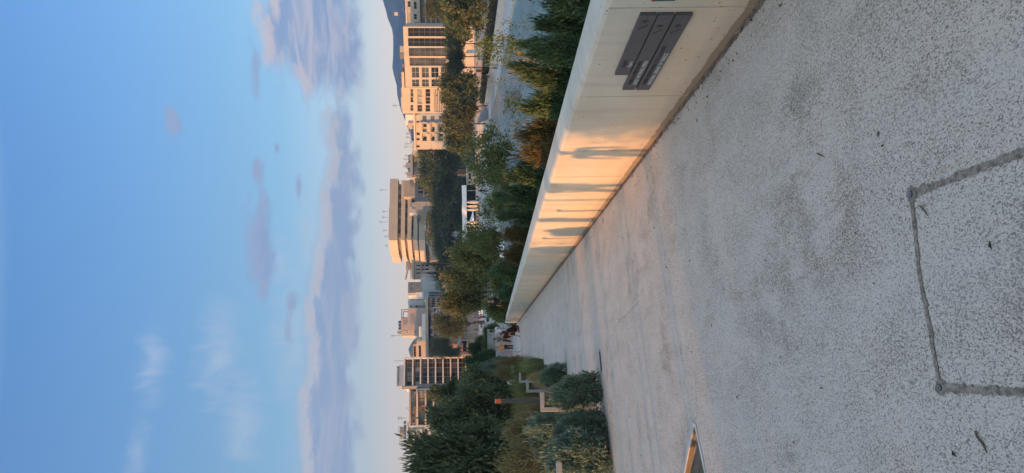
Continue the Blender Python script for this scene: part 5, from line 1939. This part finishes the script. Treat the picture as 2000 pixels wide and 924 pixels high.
# near group at the foot of the path
person('dark-haired woman in a charcoal top and black trousers walking at the foot of the path', on_path(1004.5, 661.5), R(150), 1.72, (.15, .15, .165), BLACK, (.015, .012, .012), pose='walk', long_hair=True)
p = person('person in a purple floral shirt and grey leggings between the two women on the path', on_path(1004, 668.5), R(175), 1.62, (.36, .17, .24), (.26, .26, .28), (.10, .05, .03), pose='walk2')
person('blond woman in an orange shirt and black trousers at the foot of the path', on_path(1006.5, 677.5), R(-175), 1.58, (.72, .36, .15), BLACK, (.48, .28, .14), pose='stand', long_hair=True, sleeves=True)
person('child in a maroon coat with black hair in front of the woman in charcoal', on_path(1015, 652), R(165), 1.22, (.062, .02, .018), (.05, .018, .016), (.012, .01, .012), pose='walk', sleeves=True, skirt=True, shoe=(.02, .02, .02))
person('person crouching in a dark brown coat at the far end of the concrete wall', on_path(1014.5, 642.5), R(120), 1.62, (.055, .026, .02), (.045, .02, .016), (.06, .03, .02), pose='squat', sleeves=True)
bag_p = on_path(1013, 640.5)
bg_ = thing('handbag', 'black and white bag beside the crouching person in brown', 'bag', bag_p)
MB().bbox((-.16, -.08, .0), (.16, .08, .24), .03).build('body', M_DARK, bg_)
MB().tube([(-.12, 0, .22), (-.08, 0, .38), (.08, 0, .38), (.12, 0, .22)], .014, 6).build('handle', M_WHITE, bg_)
person('brown-haired man in a bright white T-shirt just past the end of the concrete wall', at(1000, 644.5, 54).xy.to_3d() + Vector((0, 0, PZ)), R(175), 1.74, (.74, .76, .84), (.40, .44, .48), (.045, .022, .016), pose='stand')
bk = foot(992, 686)
person('walker with a pale blue top and navy backpack behind the grey pylon', foot(990, 684.5), R(5), 1.72, (.38, .46, .60), NAVY, (.05, .04, .04), pose='walk')
bp_ = thing('backpack', 'navy backpack on the walker behind the grey pylon', 'backpack', foot(990, 684.5) + Vector((0, -.19, 1.0)))
MB().bbox((-.15, -.08, 0), (.15, .08, .42), .05).build('bag', mat('navy_cloth', NAVY, .8, .2, 8), bp_)
MB().bbox((-.11, -.13, .04), (.11, -.081, .22), .02).build('pocket', mat('grey_cloth', (.2, .24, .32), .8, .2, 8), bp_)
# seated people beyond the hedge bushes behind the wall
def seatp(label, x, y, D, h, **kw):
    p = at(x, y, D)
    return person(label, (p.x, p.y, p.z - h * .95), kw.pop('face', 0), h, **kw)
seatp('person in a white strappy top seen above the junipers, back turned', 953, 549, 38, 1.7, shirt=(.62, .60, .66), hair=(.012, .01, .01), pose='stand')
seatp('black-haired head showing low between the junipers', 963, 563.5, 40, 1.6, shirt=BLACK, pose='stand')
seatp('balding person in a black patterned shirt behind the yellowish juniper', 954, 589, 40, 1.72, shirt=(.03, .022, .028), pose='stand', bald=True, face=R(180))
seatp('person sitting in the garden in a white shirt with a navy stripe', 982.5, 742, 33, 1.6, shirt=(.62, .64, .72), pose='stand', hair=(.12, .04, .02))

# crowd on the plaza: (feet x, y, height, shirt, legs, pose, label)
crowd = [
    (953, 618.5, 1.72, RED, BLACK, 'walk', 'walker in a dark red top alone on the open plaza'),
    (940, 623.0, 1.70, BLUE, BLUE, 'walk2', 'person in bright blue clothes in the plaza crowd'),
    (941, 620.5, 1.66, NAVY, NAVY, 'stand', 'person in navy standing right beside the one in bright blue'),
    (952, 632.5, 1.75, (.03, .05, .22), GREYC, 'walk', 'walker in royal blue top and grey trousers in the middle of the plaza'),
    (936, 620.0, 1.70, (.10, .09, .09), BLACK, 'walk', 'person in a black coat under the golden plane tree'),
    (933, 624.5, 1.62, WHITE_C, BLACK, 'stand', 'person in white with black trousers at the front of the crowd'),
    (931, 622.0, 1.70, WHITE_C, GREYC, 'walk2', 'person in white with grey trousers in the crowd'),
    (930, 625.5, 1.55, (.6, .5, .52), WHITE_C, 'stand', 'person in a pale pink top and white trousers in the crowd'),
    (938, 627.0, 1.68, NAVY, BLACK, 'walk', 'person in navy walking away across the plaza'),
    (929, 630.5, 1.70, WHITE_C, NAVY, 'walk', 'person in white with navy trousers farther left in the crowd'),
    (933, 632.5, 1.66, (.06, .10, .12), BLACK, 'stand', 'person in dark teal in the plaza crowd'),
    (931, 636.5, 1.70, BLACK, BLACK, 'walk2', 'person all in black in the middle of the plaza crowd'),
    (930, 639.0, 1.60, (.30, .22, .15), BLACK, 'stand', 'person in a tan top near the left of the crowd'),
    (936, 643.5, 1.72, BLACK, NAVY, 'walk', 'person in a black jacket striding at the left of the plaza'),
    (928, 645.0, 1.64, (.45, .40, .40), BLACK, 'walk', 'person in a light grey top at the left of the crowd'),
    (927, 648.5, 1.58, (.40, .16, .12), (.35, .35, .36), 'stand', 'person in a rusty red top at the left edge of the crowd'),
    (926, 618.0, 1.68, BLACK, GREYC, 'stand', 'person in black and grey at the back of the crowd under the tree'),
    (926, 627.5, 1.68, (.55, .45, .5), BLACK, 'stand', 'person in a pinkish top at the back of the crowd'),
    (925, 634.0, 1.70, NAVY, BLACK, 'stand', 'person in navy at the back of the crowd'),
    (926, 641.5, 1.70, WHITE_C, BLACK, 'stand', 'person in white at the back left of the crowd'),
    (958, 597.0, 1.70, NAVY, BLUE, 'stand', 'person in blue denim beside the thin pale pole'),
    (933, 601.5, 1.66, WHITE_C, GREYC, 'stand', 'person in white behind the lit information screen'),
    (929, 605.0, 1.66, (.6, .6, .55), BLACK, 'stand', 'person in cream under the branches behind the information screen'),
    (939, 648.0, 1.1, (.45, .12, .10), GREYC, 'walk', 'small child in red at the left of the plaza'),
    (956, 372.5, 1.7, BLACK, NAVY, 'walk', 'person in black walking along the paving between the plane trees'),
]
rg = random.Random(8)
for x, y, h, sh, lg, po_, lab in crowd:
    person(lab, foot(x, y), rg.choice((0, R(180), R(90), R(-90), R(150))) + rg.uniform(-.4, .4), h, sh, lg, rg.choice(((.02, .015, .012), (.08, .045, .025), (.2, .13, .07), (.012, .01, .01))), pose=po_, long_hair=rg.random() < .4, group='people on the plaza')
# cafe guests
tabs = []
for k, (x, y) in enumerate(((936.5, 384), (937.5, 391), (936, 398), (938, 404), (936.5, 410), (938, 417), (936, 423), (937.5, 430), (936.5, 437), (938, 443))):
    c = rg.choice(((.5, .3, .3), (.02, .02, .03), (.6, .6, .6), (.08, .1, .2), (.3, .1, .1)))
    p = foot(x, y)
    cname = {(.5, .3, .3): 'a salmon top', (.02, .02, .03): 'black', (.6, .6, .6): 'white', (.08, .1, .2): 'dark blue', (.3, .1, .1): 'brick red'}[c]
    nth = ['rightmost', 'second', 'third', 'fourth', 'fifth', 'sixth', 'seventh', 'eighth', 'ninth', 'leftmost'][k]
    person('cafe guest in %s sitting by the parasols, %s' % (cname, nth if k in (0, 9) else nth + ' from the right'), p, rg.choice((R(90), R(-90), R(60))), 1.7, c, BLACK, pose='sit', group='guests seated at the cafe')
    ch = MB()
    ch.box((-.22, -.22, .41), (.22, .22, .45)).box((-.22, -.24, .45), (.22, -.20, .85))
    for sx in (-.2, .17):
        for sy in (-.2, .17):
            ch.box((sx, sy, 0), (sx + .03, sy + .03, .409))
    cr_ = thing('chair', 'dark cafe chair under the guest in %s, %s' % (cname, nth if k in (0, 9) else nth + ' from the right'), 'chair', p + Vector((0, 0, .0)), 0, 'cafe chairs')
    ch.build('frame', M_DARK, cr_)
    if k % 2 == 0:
        tb = thing('cafe_table', 'small dark cafe table by the %s guest' % (nth if k in (0, 9) else nth + ' from the right'), 'table', p + Vector((.2, 1.0, 0)), 0, 'cafe tables')
        MB().tube([(0, 0, .70), (0, 0, .74)], .38, 14).build('tabletop', M_DARK, tb)
        MB().tube([(0, 0, 0), (0, 0, .70)], .035, 8).tube([(0, 0, 0), (0, 0, .03)], .22, 12).build('leg', M_DSTEEL, tb)
# people on the far bank
far = [
    (974.5, 127.5, -6.05, 1.75, (.28, .30, .36), GREYC, 'walk', 'walker in grey on the canal promenade'),
    (973.5, 133, -6.05, 1.70, (.35, .05, .06), BLACK, 'walk2', 'walker in a red top and black trousers on the canal promenade'),
    (957, 150, -4.9, 1.6, BLACK, BLACK, 'sit', 'person in black sitting at the top of the steps by the hedge'),
    (957, 146.5, -4.9, 1.6, (.65, .45, .42), WHITE_C, 'sit', 'person in pale pink sitting on the steps by the hedge'),
    (955.5, 202, -5.1, 1.65, WHITE_C, GREYC, 'stand', 'person in white standing on the seating steps, farther along'),
    (953, 207, -5.1, 1.65, NAVY, BLACK, 'sit', 'person in navy sitting on the seating steps beside the one in white'),
    (949, 213, -5.1, 1.65, (.45, .28, .22), BLACK, 'sit', 'person in a tan top sitting on the seating steps'),
    (944.5, 257, -5.1, 1.65, (.40, .04, .05), BLACK, 'stand', 'person in bright red near the far end of the seating steps'),
    (938, 267, -4.9, 1.65, (.50, .35, .32), BLACK, 'sit', 'person in a pale top at the far end of the seating steps'),
    (975, 66, -6.05, 1.7, (.5, .52, .6), NAVY, 'walk', 'person in pale blue on the promenade behind the sapling'),
    (973, 70, -6.05, 1.7, (.62, .62, .64), BLACK, 'walk2', 'person in white on the promenade behind the sapling'),
    (925, 65, ST, 1.7, (.35, .04, .05), BLACK, 'walk', 'person in red on the far street among the trees'),
]
for x, y, z, h, sh, lg, po_, lab in far:
    person(lab, foot(x, y, z), rg.choice((0, R(180), R(-90))) + rg.uniform(-.3, .3), h, sh, lg, pose=po_, group='people on the far bank')
# three people standing off to the left of the picture, whose shadows fall across the path and wall
CHILD_S, AD_S = ramp_xy(1262, 318), ramp_xy(1200, 377)
sdl = MR.inverted().to_3x3() @ Vector((sdir.x, sdir.y, 0)).normalized()
def back_from_wall(x_px, y_px, dist):
    s_, _ = ramp_xy(x_px, y_px)
    return on_ramp(s_ - sdl.x * dist, WT - sdl.y * dist)
person('child in a blue T-shirt standing left of the picture, throwing the nearest wall shadow', back_from_wall(1262, 318, 5.2), R(120), 1.25, (.08, .12, .3), NAVY, pose='stand')
person('man in a grey shirt standing left of the picture, throwing the second wall shadow', back_from_wall(1210, 375, 7.5), R(100), 1.74, GREYC, NAVY, pose='walk')
person('woman in a long dark dress standing left of the picture, throwing the third wall shadow', back_from_wall(1163, 432, 8.5), R(60), 1.7, BLACK, BLACK, pose='stand', skirt=True, sleeves=True)
q_ = back_from_wall(1192, 394, 9)
r = thing('thin_pole', 'thin grey pole standing left of the picture, beside the grown-ups', 'pole', q_)
MB().tube([(0, 0, -.2), (0, 0, 3.2)], [.04, .03], 8).build('pole', M_STEEL, r)
MB().tube([(0, 0, 0), (0, 0, .02)], .1, 10).build('base', M_DSTEEL, r)
# unseen evergreen hedge, added left of the near path to shade the near wall and paving
hs_, _ = ramp_xy(1300, 262)
for k in range(7):
    p = on_ramp(hs_ - sdl.x * 10 - 1.0 - k * 1.9, WT - sdl.y * 10 + (k % 2) * .3)
    root = thing('shading_hedge_bush', 'tall evergreen hedge bush added out of view to shade the near paving', 'bush', p, 0, 'unseen hedge added to shade the near paving')
    o = link('foliage', PRO['olive'][k % 3], root); o.location = (0, 0, 1.15); o.scale = (1.35, 1.35, 1.5); o.rotation_euler = (0, 0, k * 1.3)
    MB().tube([(0, 0, -.2), (0, 0, 1.2)], [.07, .03], 6).build('stem', M_BARK, root)
# unseen trees and a pavilion, added farther left to keep the low sun off the garden and plaza
for k, (x, y, h) in enumerate(((-26, 3, 9), (-28, 11, 10), (-30, 19, 9.5), (-31, 27, 9), (-32, 35, 7), (-34, 44, 7), (-36, 54, 7))):
    root = thing('shading_evergreen_tree', 'broad evergreen tree added out of view to shade the garden', 'tree', (x, y, -1.5), 0, 'unseen evergreens added to shade the garden')
    o = link('crown', PRO['olive'][k % 3], root); o.location = (0, 0, h * .55); o.scale = (5.8, 5.8, h * .52); o.rotation_euler = (0, 0, k * 1.1)
    tb, tm = trunk_mesh(h * .55, .22, (.2, .1), 900 + k, 0, (4, 3), M_BARK)
    tb.build('trunk', tm, root, smooth=True)
shade_pav = thing('pavilion', 'long low concrete pavilion added out of view to shade the plaza', 'building', (-70, 75, -4))
MB().box((-6, -48, 0), (6, 48, 9.6)).build('wall', M_WALL, shade_pav)
MB().box((-7, -49, 9.62), (7, 49, 10.2)).build('roof', M_STEP, shade_pav)
for k in range(12):
    MB().box((6.01, -45 + k * 7.6, 1), (6.12, -40 + k * 7.6, 7)).build('window', G_DARK, shade_pav)

# ================================================================ STREET FURNITURE
def double_lamp(label, x0, x1, y, z, D=None, group='double-globe lamps on the far bank'):
    p = atz(x1, y, z) if D is None else at(x1, y, D)
    H = at(x0, y, p.y).z - z
    r = thing('street_lamp', label, 'street lamp', (p.x, p.y, z), 0, group)
    MB().tube([(0, 0, 0), (0, 0, H)], [.09, .055], 8).build('pole', M_STEEL, r)
    MB().box((-.75, -.04, H * .93), (.75, .04, H * .93 + .07)).build('arm', M_STEEL, r)
    for s in (-1, 1):
        MB().ball((s * .72, 0, H * .93 - .2), (.24, .24, .2), 10, 7).build('globe', M_WHITE, r, smooth=True)
    return r
for x0, x1, y, z, lab in ((899, 941, 181, ST, 'double-globe lamp before the cream block'), (892, 933, 228.5, ST, 'double-globe lamp before the blue-shaded flats'), (893, 928, 268, ST, 'double-globe lamp before the balcony flats'),
                          (889, 921, 306, -3.0, 'double-globe lamp left of the round pine'), (901, 942, 130, ST, 'double-globe lamp before the square office windows'), (910, 950, 53, ST, 'double-globe lamp between the trees near the picture edge')):
    double_lamp(lab, x0, x1, y, z)
p = at(968, 407, 70)
double_lamp('double lamp rising from the plane trees before the white parasol', 968, 1012, 407, bank_z(p.x, p.y), 70, group=None)
for x0, x1, y, lab in ((947, 960, 28, 'short grey post by the hedge nearest the picture edge'), (946, 959.5, 46, 'short grey post by the hedge second from the picture edge'), (946, 962, 119, 'short pale post in the dark hedge'), (947, 962, 129, 'short pale post in the dark hedge left of the other'), (957, 964, 159, 'low rail post on the steps near the sitting pair')):
    p = atz(x1, y, -4.9) ; r = thing('post', lab, 'post', (p.x, p.y, -4.9), 0, 'short posts on the far bank')
    H = at(x0, y, p.y).z + 4.9
    MB().tube([(0, 0, 0), (0, 0, H)], .06, 6).build('pole', M_STEEL, r)
    MB().box((-.12, -.03, H - .05), (.12, .03, H + .02)).build('cap', M_STEEL, r)
p = atz(926, 261.5, ST); H = at(826, 261.5, p.y).z - ST
r = thing('mast', 'very tall thin mast in front of the balcony flats', 'mast', (p.x, p.y, ST))
MB().tube([(0, 0, 0), (0, 0, H)], [.16, .07], 8).build('pole', M_WOOD, r)
MB().box((-.2, -.2, 0), (.2, .2, .4)).build('base', M_KERB, r)
for x0, x1, y, D, lab in ((910, 922, 449, 230, 'thin pole by the left end of the white canopy'), (884, 940, 503.5, 90, 'slim orange-lit pole among the yellow plane trees'), (886, 935, 531, 100, 'slim orange-lit pole left of the other one'), (892, 941, 604, 120, 'pale thin pole by the information screen'), (940, 958, 597, 118, 'leaning white pole beside the person in blue denim'), (890, 935, 632, 190, 'thin bare pole in front of the round evergreen')):
    p = at(x1, y, D); z = PZ if D > 60 else p.z
    r = thing('thin_pole', lab, 'pole', (p.x, p.y, PZ), 0, 'thin poles on the plaza')
    MB().tube([(0, 0, 0), (0, 0, at(x0, y, D).z - PZ)], [.07, .04], 6).build('pole', M_STEEL if 'white' not in lab else M_WHITE, r)
    MB().tube([(0, 0, 0), (0, 0, .12)], .14, 8).build('base', M_DSTEEL, r)

# flags by the cypresses
for y, x0, lab in ((562, 862, 'slim white flag on a pole before the cypresses'), (575, 866, 'striped white and blue flag on a pole left of the cypresses')):
    p = at(900, y, 240); H = at(x0, y, 240).z - PZ
    r = thing('flag', lab, 'flag', (p.x, p.y, PZ), 0, 'flags by the cypresses')
    MB().tube([(0, 0, 0), (0, 0, H)], [.06, .04], 6).build('pole', M_WHITE, r)
    b = MB()
    for k in range(9):
        b.v += [(.05 + k * .22, .18 * math.sin(k * .9), H - .1 - k * .08), (.05 + k * .22, .18 * math.sin(k * .9 + .4), H - 1.9 - k * .14)]
    b.f += [(2 * k, 2 * k + 1, 2 * k + 3, 2 * k + 2) for k in range(8)]
    cl_ = b.build('cloth', M_CANVAS, r)
    if 'striped' in lab:
        for q in range(3):
            s_ = MB()
            for k in range(9):
                s_.v += [(.05 + k * .22, .18 * math.sin(k * .9) - .015, H - .25 - k * .09 - q * .55), (.05 + k * .22, .18 * math.sin(k * .9) - .015, H - .5 - k * .09 - q * .55)]
            s_.f += [(2 * k, 2 * k + 1, 2 * k + 3, 2 * k + 2) for k in range(8)]
            s_.build('stripe', mat('flag_blue', (.08, .12, .4), .8), cl_)

# ---- cream kiosk with a brown chimney
p = atz(928.5, 346, -2.0); D_ = p.y
B = Bld('kiosk', 'small cream kiosk with a grey end wall and a tall orange-lit chimney pipe', 'kiosk', 928.5, 350, 266, -16, PZ)
hs = [B.rect(338, 350.5, 915, 920.5), B.rect(354, 358.5, 915, 921)]
B.wall('wall', mat('kiosk_cream', (.62, .50, .36), .8, .05, 1), 336, 361.5, 912.5, hs, 4, .3)
for h in hs:
    B.window(h, .25, 2, 1, G_DARK, M_WFRAME)
B.box('end_wall', W_GREY, 328.5, 335.9, 912, 928, .3, 3.8, to_ground=True)
B.box('roof', M_WHITE, 328, 362, 911, 912.4, -.4, 4.3)
B.box('band', W_WHITE, 336, 361.5, 924, 925, -.06, -.005)
u, z1 = B.uz(893, 341.5, 1); z0 = B.uz(911, 341.5, 1)[1]
MB().tube([(u, 1, z0), (u, 1, z1)], [.5, .42], 10).build('chimney', mat('terracotta_pipe', (.42, .17, .08), .8, .15, 2), B.root)
# ---- white flat canopies and sails
def canopy(label, y0, y1, xt, xb, D, dep, posts, zg=PZ, m=None):
    a = at(xt, y1, D); c = at(xt, y0, D); lo = at(xb, y0, D)
    th = max(.25, (a.z - lo.z))
    r = thing('canopy', label, 'canopy', (a.x, a.y, zg))
    W_ = c.x - a.x; z = lo.z - zg
    b = MB()
    n = 14
    for i in range(n + 1):
        t = i / n
        sag = .12 * math.sin(math.pi * t * 3) ** 2
        b.v += [(W_ * t, 0, z + sag * .3), (W_ * t, .7, z + th - sag), (W_ * t, dep, z + th * .9 - sag), (W_ * t, .35, z + th * .55 + sag * .3)]
    for i in range(n):
        for k in range(3):
            o = 4 * i
            a_, c_ = ((0, 3), (3, 1), (1, 2))[k]
            b.f.append((o + a_, o + 4 + a_, o + 4 + c_, o + c_))
        b.f.append((4 * i + 3, 4 * i + 7, 4 * i + 5, 4 * i + 1)) if False else None
    b.build('sheet', m or M_CANVAS, r)
    for k in range(posts):
        xx = W_ * (k + .5) / posts
        MB().tube([(xx, dep * .15, 0), (xx, dep * .15, z + .1)], .08, 6).build('leg', M_WHITE, r)
    return r
canopy('long white canopy roof behind the cafe parasols', 362, 502, 903.5, 911, 262, 9, 7)
def sail(label, pts, D, zg, posts=True):
    """tent-like white sail given by photo points (x, y, extra depth); first is the peak"""
    ps = [at(x, y, D + d) for x, y, d in pts]
    r = thing('sail', label, 'shade sail', (ps[0].x, ps[0].y, zg))
    q = [p - Vector((ps[0].x, ps[0].y, zg)) for p in ps]
    b = MB()
    for i in range(1, len(q)):
        j = i % (len(q) - 1) + 1
        # subdivide each gore with a slight sag
        for m_ in range(5):
            for (ta, tb) in ((m_ / 5, (m_ + 1) / 5),):
                def pt(t, e):
                    e_ = q[0].lerp(e, t); e_.z -= .08 * math.sin(math.pi * t) * (q[0] - e).length * .3
                    return e_
                b.quad(pt(ta, q[i]), pt(ta, q[j]), pt(tb, q[j]), pt(tb, q[i])) if m_ else b.quad(q[0], pt(tb, q[j]), pt(tb, q[i]))
    b.build('cloth', M_CANVAS, r)
    if posts:
        for i in range(1, len(q)):
            MB().tube([(q[i].x, q[i].y, 0), (q[i].x, q[i].y, q[i].z)], .05, 6).build('pole', M_STEEL, r)
    else:
        MB().tube([(q[0].x, q[0].y, 0), (q[0].x, q[0].y, q[0].z + .3)], .06, 6).build('pole', M_STEEL, r)
    return r
sail('pointed white parasol in front of the cafe guests', [(917, 432, 0), (924, 408, 0), (925.5, 425, -3), (925.5, 447, -1.5), (924.5, 446, 2.5), (923.5, 415, 3)], 195, PZ, False)
sail('small white shade sail among the yellow plane trees', [(968, 494, 0), (984, 466, -1), (986, 500, -2), (983, 507, 0), (979, 500, 2.5), (979, 472, 2.5)], 56, PZ)
# ---- closed cream parasols
for k, (y, x0, x1) in enumerate(((395, 910, 935), (402.5, 910, 934), (409.5, 910, 936), (434, 910, 934), (441, 909, 936))):
    p = foot(938, y); z1 = at(x0, y, p.y).z - PZ; z0 = at(x1, y, p.y).z - PZ
    r = thing('parasol', ['rightmost closed cream parasol at the cafe, the fullest one', 'closed cream parasol next to the rightmost one', 'closed cream parasol just right of the open white one', 'closed cream parasol just left of the open white one', 'leftmost closed cream parasol at the cafe'][k], 'parasol', (p.x, p.y, PZ), 0, 'closed cream parasols')
    MB().tube([(0, 0, 0), (0, 0, z1 + .25)], .04, 6).build('pole', M_WOOD, r)
    b = MB()
    n = 16; prof_ = [(0, .05), (.08, .26), (.3, .36), (.6, .33), (.85, .2), (1, .05)]
    for t, rr in prof_:
        for j in range(n):
            a_ = 2 * math.pi * j / n
            q = rr * (1.0 if j % 2 else .72)
            b.v.append((q * math.cos(a_), q * math.sin(a_), z0 + (z1 - z0) * t))
    for i in range(len(prof_) - 1):
        for j in range(n):
            b.f.append((i * n + j, i * n + (j + 1) % n, (i + 1) * n + (j + 1) % n, (i + 1) * n + j))
    b.build('folded_canopy', M_CREAMC, r)
    MB().tube([(0, 0, 0), (0, 0, .1)], .3, 10).build('base', M_DSTEEL, r)
# ---- benches on the plaza: dark stone slabs
for k, (x, y, lab) in enumerate(((957, 604.5, 'dark low bench slab nearest the information screen'), (956.5, 614.5, 'dark low bench slab beside the walker in dark red'), (955, 624.5, 'dark low bench slab left of the walker in dark red'), (942, 637, 'dark low bench slab beyond the walker in royal blue'))):
    p = foot(x, y)
    r = thing('bench', lab, 'bench', (p.x, p.y, PZ), 0, 'low bench slabs on the plaza')
    MB().bbox((-.28, -1.6, .30), (.28, 1.6, .44), .02).build('seat', M_DSTEEL, r)
    for s in (-1.2, 1.2):
        MB().box((-.2, s - .12, 0), (.2, s + .12, .30)).build('leg', M_DSTEEL, r)
# ---- lit information screen
p = foot(944, 609.5); z1 = at(932, 609, p.y).z - PZ
r = thing('information_screen', 'lit information screen in a dark frame on the plaza', 'screen', (p.x, p.y, PZ))
wS = 10.5 * p.y / F
MB().box((-wS / 2, 0, 0), (wS / 2, .15, z1)).build('housing', M_DSTEEL, r)
MB().box((-wS * .40, -.03, z1 * .12), (wS * .40, -.002, z1 * .86)).build('display', emit('lit_display', (.42, .62, .66), .2), r)
MB().box((-wS * .30, -.036, z1 * .3), (wS * .2, -.031, z1 * .62)).build('picture', emit('lit_picture', (.62, .66, .62), .2), r)
# ---- retaining wall with a blue sign
D_ = 59.0
B = Bld('retaining_wall', 'pale concrete retaining wall behind the people at the foot of the path', 'wall', 992, 678, D_, 0, PZ)
B.box('wall', mat('retaining_concrete', (.44, .43, .40), .8, .1, .8, .2, 20), 644, 716, 953, 1000, 0, .4, to_ground=True)
B.box('coping', M_KERB, 643.7, 716.3, 952.4, 953.1, -.04, .44)
B.box('lower_ledge', M_KERB, 644, 716, 968, 1000, -1.2, -.02, to_ground=True)
u, z1 = B.uz(955, 655.5); _, z0 = B.uz(960, 655.5)
sg = thing('number_sign', 'small blue figure eight on the retaining wall', 'sign', B.o + B.U * u + Vector((0, -.01, z0)), 0)
b = MB()
hh = (z1 - z0)
for zc in (hh * .28, hh * .76):
    for k in range(14):
        a0, a1 = 2 * math.pi * k / 14, 2 * math.pi * (k + 1) / 14
        b.quad(*[(rr * math.cos(a_) * 1.25, -.004, zc + rr * math.sin(a_)) for rr, a_ in ((hh * .17, a0), (hh * .28, a0), (hh * .28, a1), (hh * .17, a1))])
b.build('figure', mat('sign_blue', (.08, .25, .42), .5), sg)
B2_ = MB()
# dark slot opening and a post by the wall
for y0, y1, x0, x1, lab in ((644.5, 649, 956, 967, 'dark grate opening in the retaining wall nearest the white T-shirt'), (709, 712, 955, 966, 'dark grate opening at the left end of the retaining wall')):
    u0, u1, z0, z1 = B.rect(y0, y1, x0, x1)
    r = thing('grate', lab, 'grate', B.o + B.U * u0 + Vector((0, -.03, z0)), 0)
    MB().box((0, -.02, 0), (u1 - u0, .025, z1 - z0)).build('panel', M_DARK, r)
    b = MB()
    for k in range(4):
        b.box(((u1 - u0) * (k + .3) / 4, -.035, .02), ((u1 - u0) * (k + .6) / 4, -.021, z1 - z0 - .02))
    b.build('bars', M_DSTEEL, r)
# ---- grey pylon at the foot of the path
p = on_path(1006.5, 690.5)
H = at(970, 690.5, p.y).z - p.z; wP = 15.5 * p.y / F
r = thing('pylon', 'pale grey pylon with a lilac panel and dark plinth at the foot of the path', 'pylon', p)
MB().bbox((-wP / 2, -.12, .13), (wP / 2, .12, H), .01).build('body', M_KERB, r)
MB().box((-wP * .34, -.128, .25), (wP * .36, -.121, H * .93)).build('panel', mat('lilac_grey', (.34, .33, .38), .5, .05, 3), r)
MB().box((-wP * .5 - .01, -.14, -.05), (wP * .5 + .01, .14, .129)).build('plinth', M_DSTEEL, r)

# small white boxes and signs on the far street
for x0, x1, y0, y1, z, D, m_, lab in ((935, 943, 107, 116, ST, 190, M_KERB, 'grey box with two white discs on the far street'), (931, 938, 135, 140, ST, 195, M_WOOD, 'small sunlit wooden stand on the far street'), (913, 920, 97, 103, ST, 215, M_WHITE, 'white sunlit van-like box under the far trees')):
    a = at(x1, y1, D); c = at(x0, y0, D)
    r = thing('street_cabinet', lab, 'cabinet', (a.x, a.y, z), 0, 'boxes on the far street')
    MB().bbox((0, 0, 0), (c.x - a.x, .8, c.z - z), .03).build('body', m_, r)
    MB().box((-.05, -.05, c.z - z + .005), (c.x - a.x + .05, .85, c.z - z + .12)).build('lid', M_DSTEEL, r)
    if 'discs' in lab:
        for k in (.3, .7):
            MB().tube([((c.x - a.x) * k, -.03, (c.z - z) * .7), ((c.x - a.x) * k, -.005, (c.z - z) * .7)], .2, 10).build('disc', M_WHITE, r)

# ================================================================ MOUNTAINS
def mountain(name, prof, D, depth, seed):
    """a real ridge: skyline from photo points, rising from foothills in front and behind"""
    top = [at(x, y, D) for x, y in prof]
    xs_ = [p.x for p in top]; zs_ = [p.z for p in top]
    b = MB()
    nx_, ny_ = 90, 22
    for j in range(ny_ + 1):
        v = j / ny_ * 2 - 1
        for i in range(nx_ + 1):
            x = xs_[0] + (xs_[-1] - xs_[0]) * i / nx_
            zt = float(np.interp(x, xs_[::-1], zs_[::-1])) + 8
            prof_v = max(0, 1 - abs(v)) ** .8
            rid = noise.fractal(Vector((x / 300, v * 3, seed)), 1, 2, 5)
            z = -8 + zt * prof_v * (1 + .35 * rid * min(1, abs(v) * 3)) + (rid * 3 if abs(v) < .05 else 0)
            b.v.append((x, D + v * depth, z))
    for j in range(ny_):
        for i in range(nx_):
            a = j * (nx_ + 1) + i
            b.f.append((a, a + 1, a + nx_ + 2, a + nx_ + 1))
    return tag(b.build(name, mat('mountain_scrub', (.03, .052, .055), .95, .35, .01), smooth=True), kind='structure')
mountain('mountain', [(690, -260), (715, -120), (733, -40), (748, 0), (755, 22), (758, 38), (765, 55), (767, 72), (767, 110), (766, 132), (770, 150), (775, 168), (775.5, 185), (783, 215), (791, 235), (798, 255), (812, 285), (835, 330), (880, 400)], 3000, 1100, 2)
mountain('hills', [(880, 560), (850, 620), (826, 655), (808, 664), (803, 672), (797.5, 682), (800, 692), (803, 700), (812, 720), (830, 760), (880, 820)], 2800, 700, 7)

# ================================================================ HAZE
hz = bpy.data.materials.new('haze')
hz.use_nodes = True
t = NT(hz.node_tree)
out = t.n('ShaderNodeOutputMaterial')
pv = t.n('ShaderNodeVolumePrincipled')
pv.inputs['Color'].default_value = (.42, .66, 1.0, 1)
pv.inputs['Density'].default_value = .0002
pv.inputs['Anisotropy'].default_value = .65
t.l(pv.outputs[0], out.inputs['Volume'])
hb_ = MB().box((-1500, -120, -9), (2600, 4300, 620))
ho = hb_.build('haze', hz)
tag(ho, kind='stuff')
ho.display_type = 'WIRE'
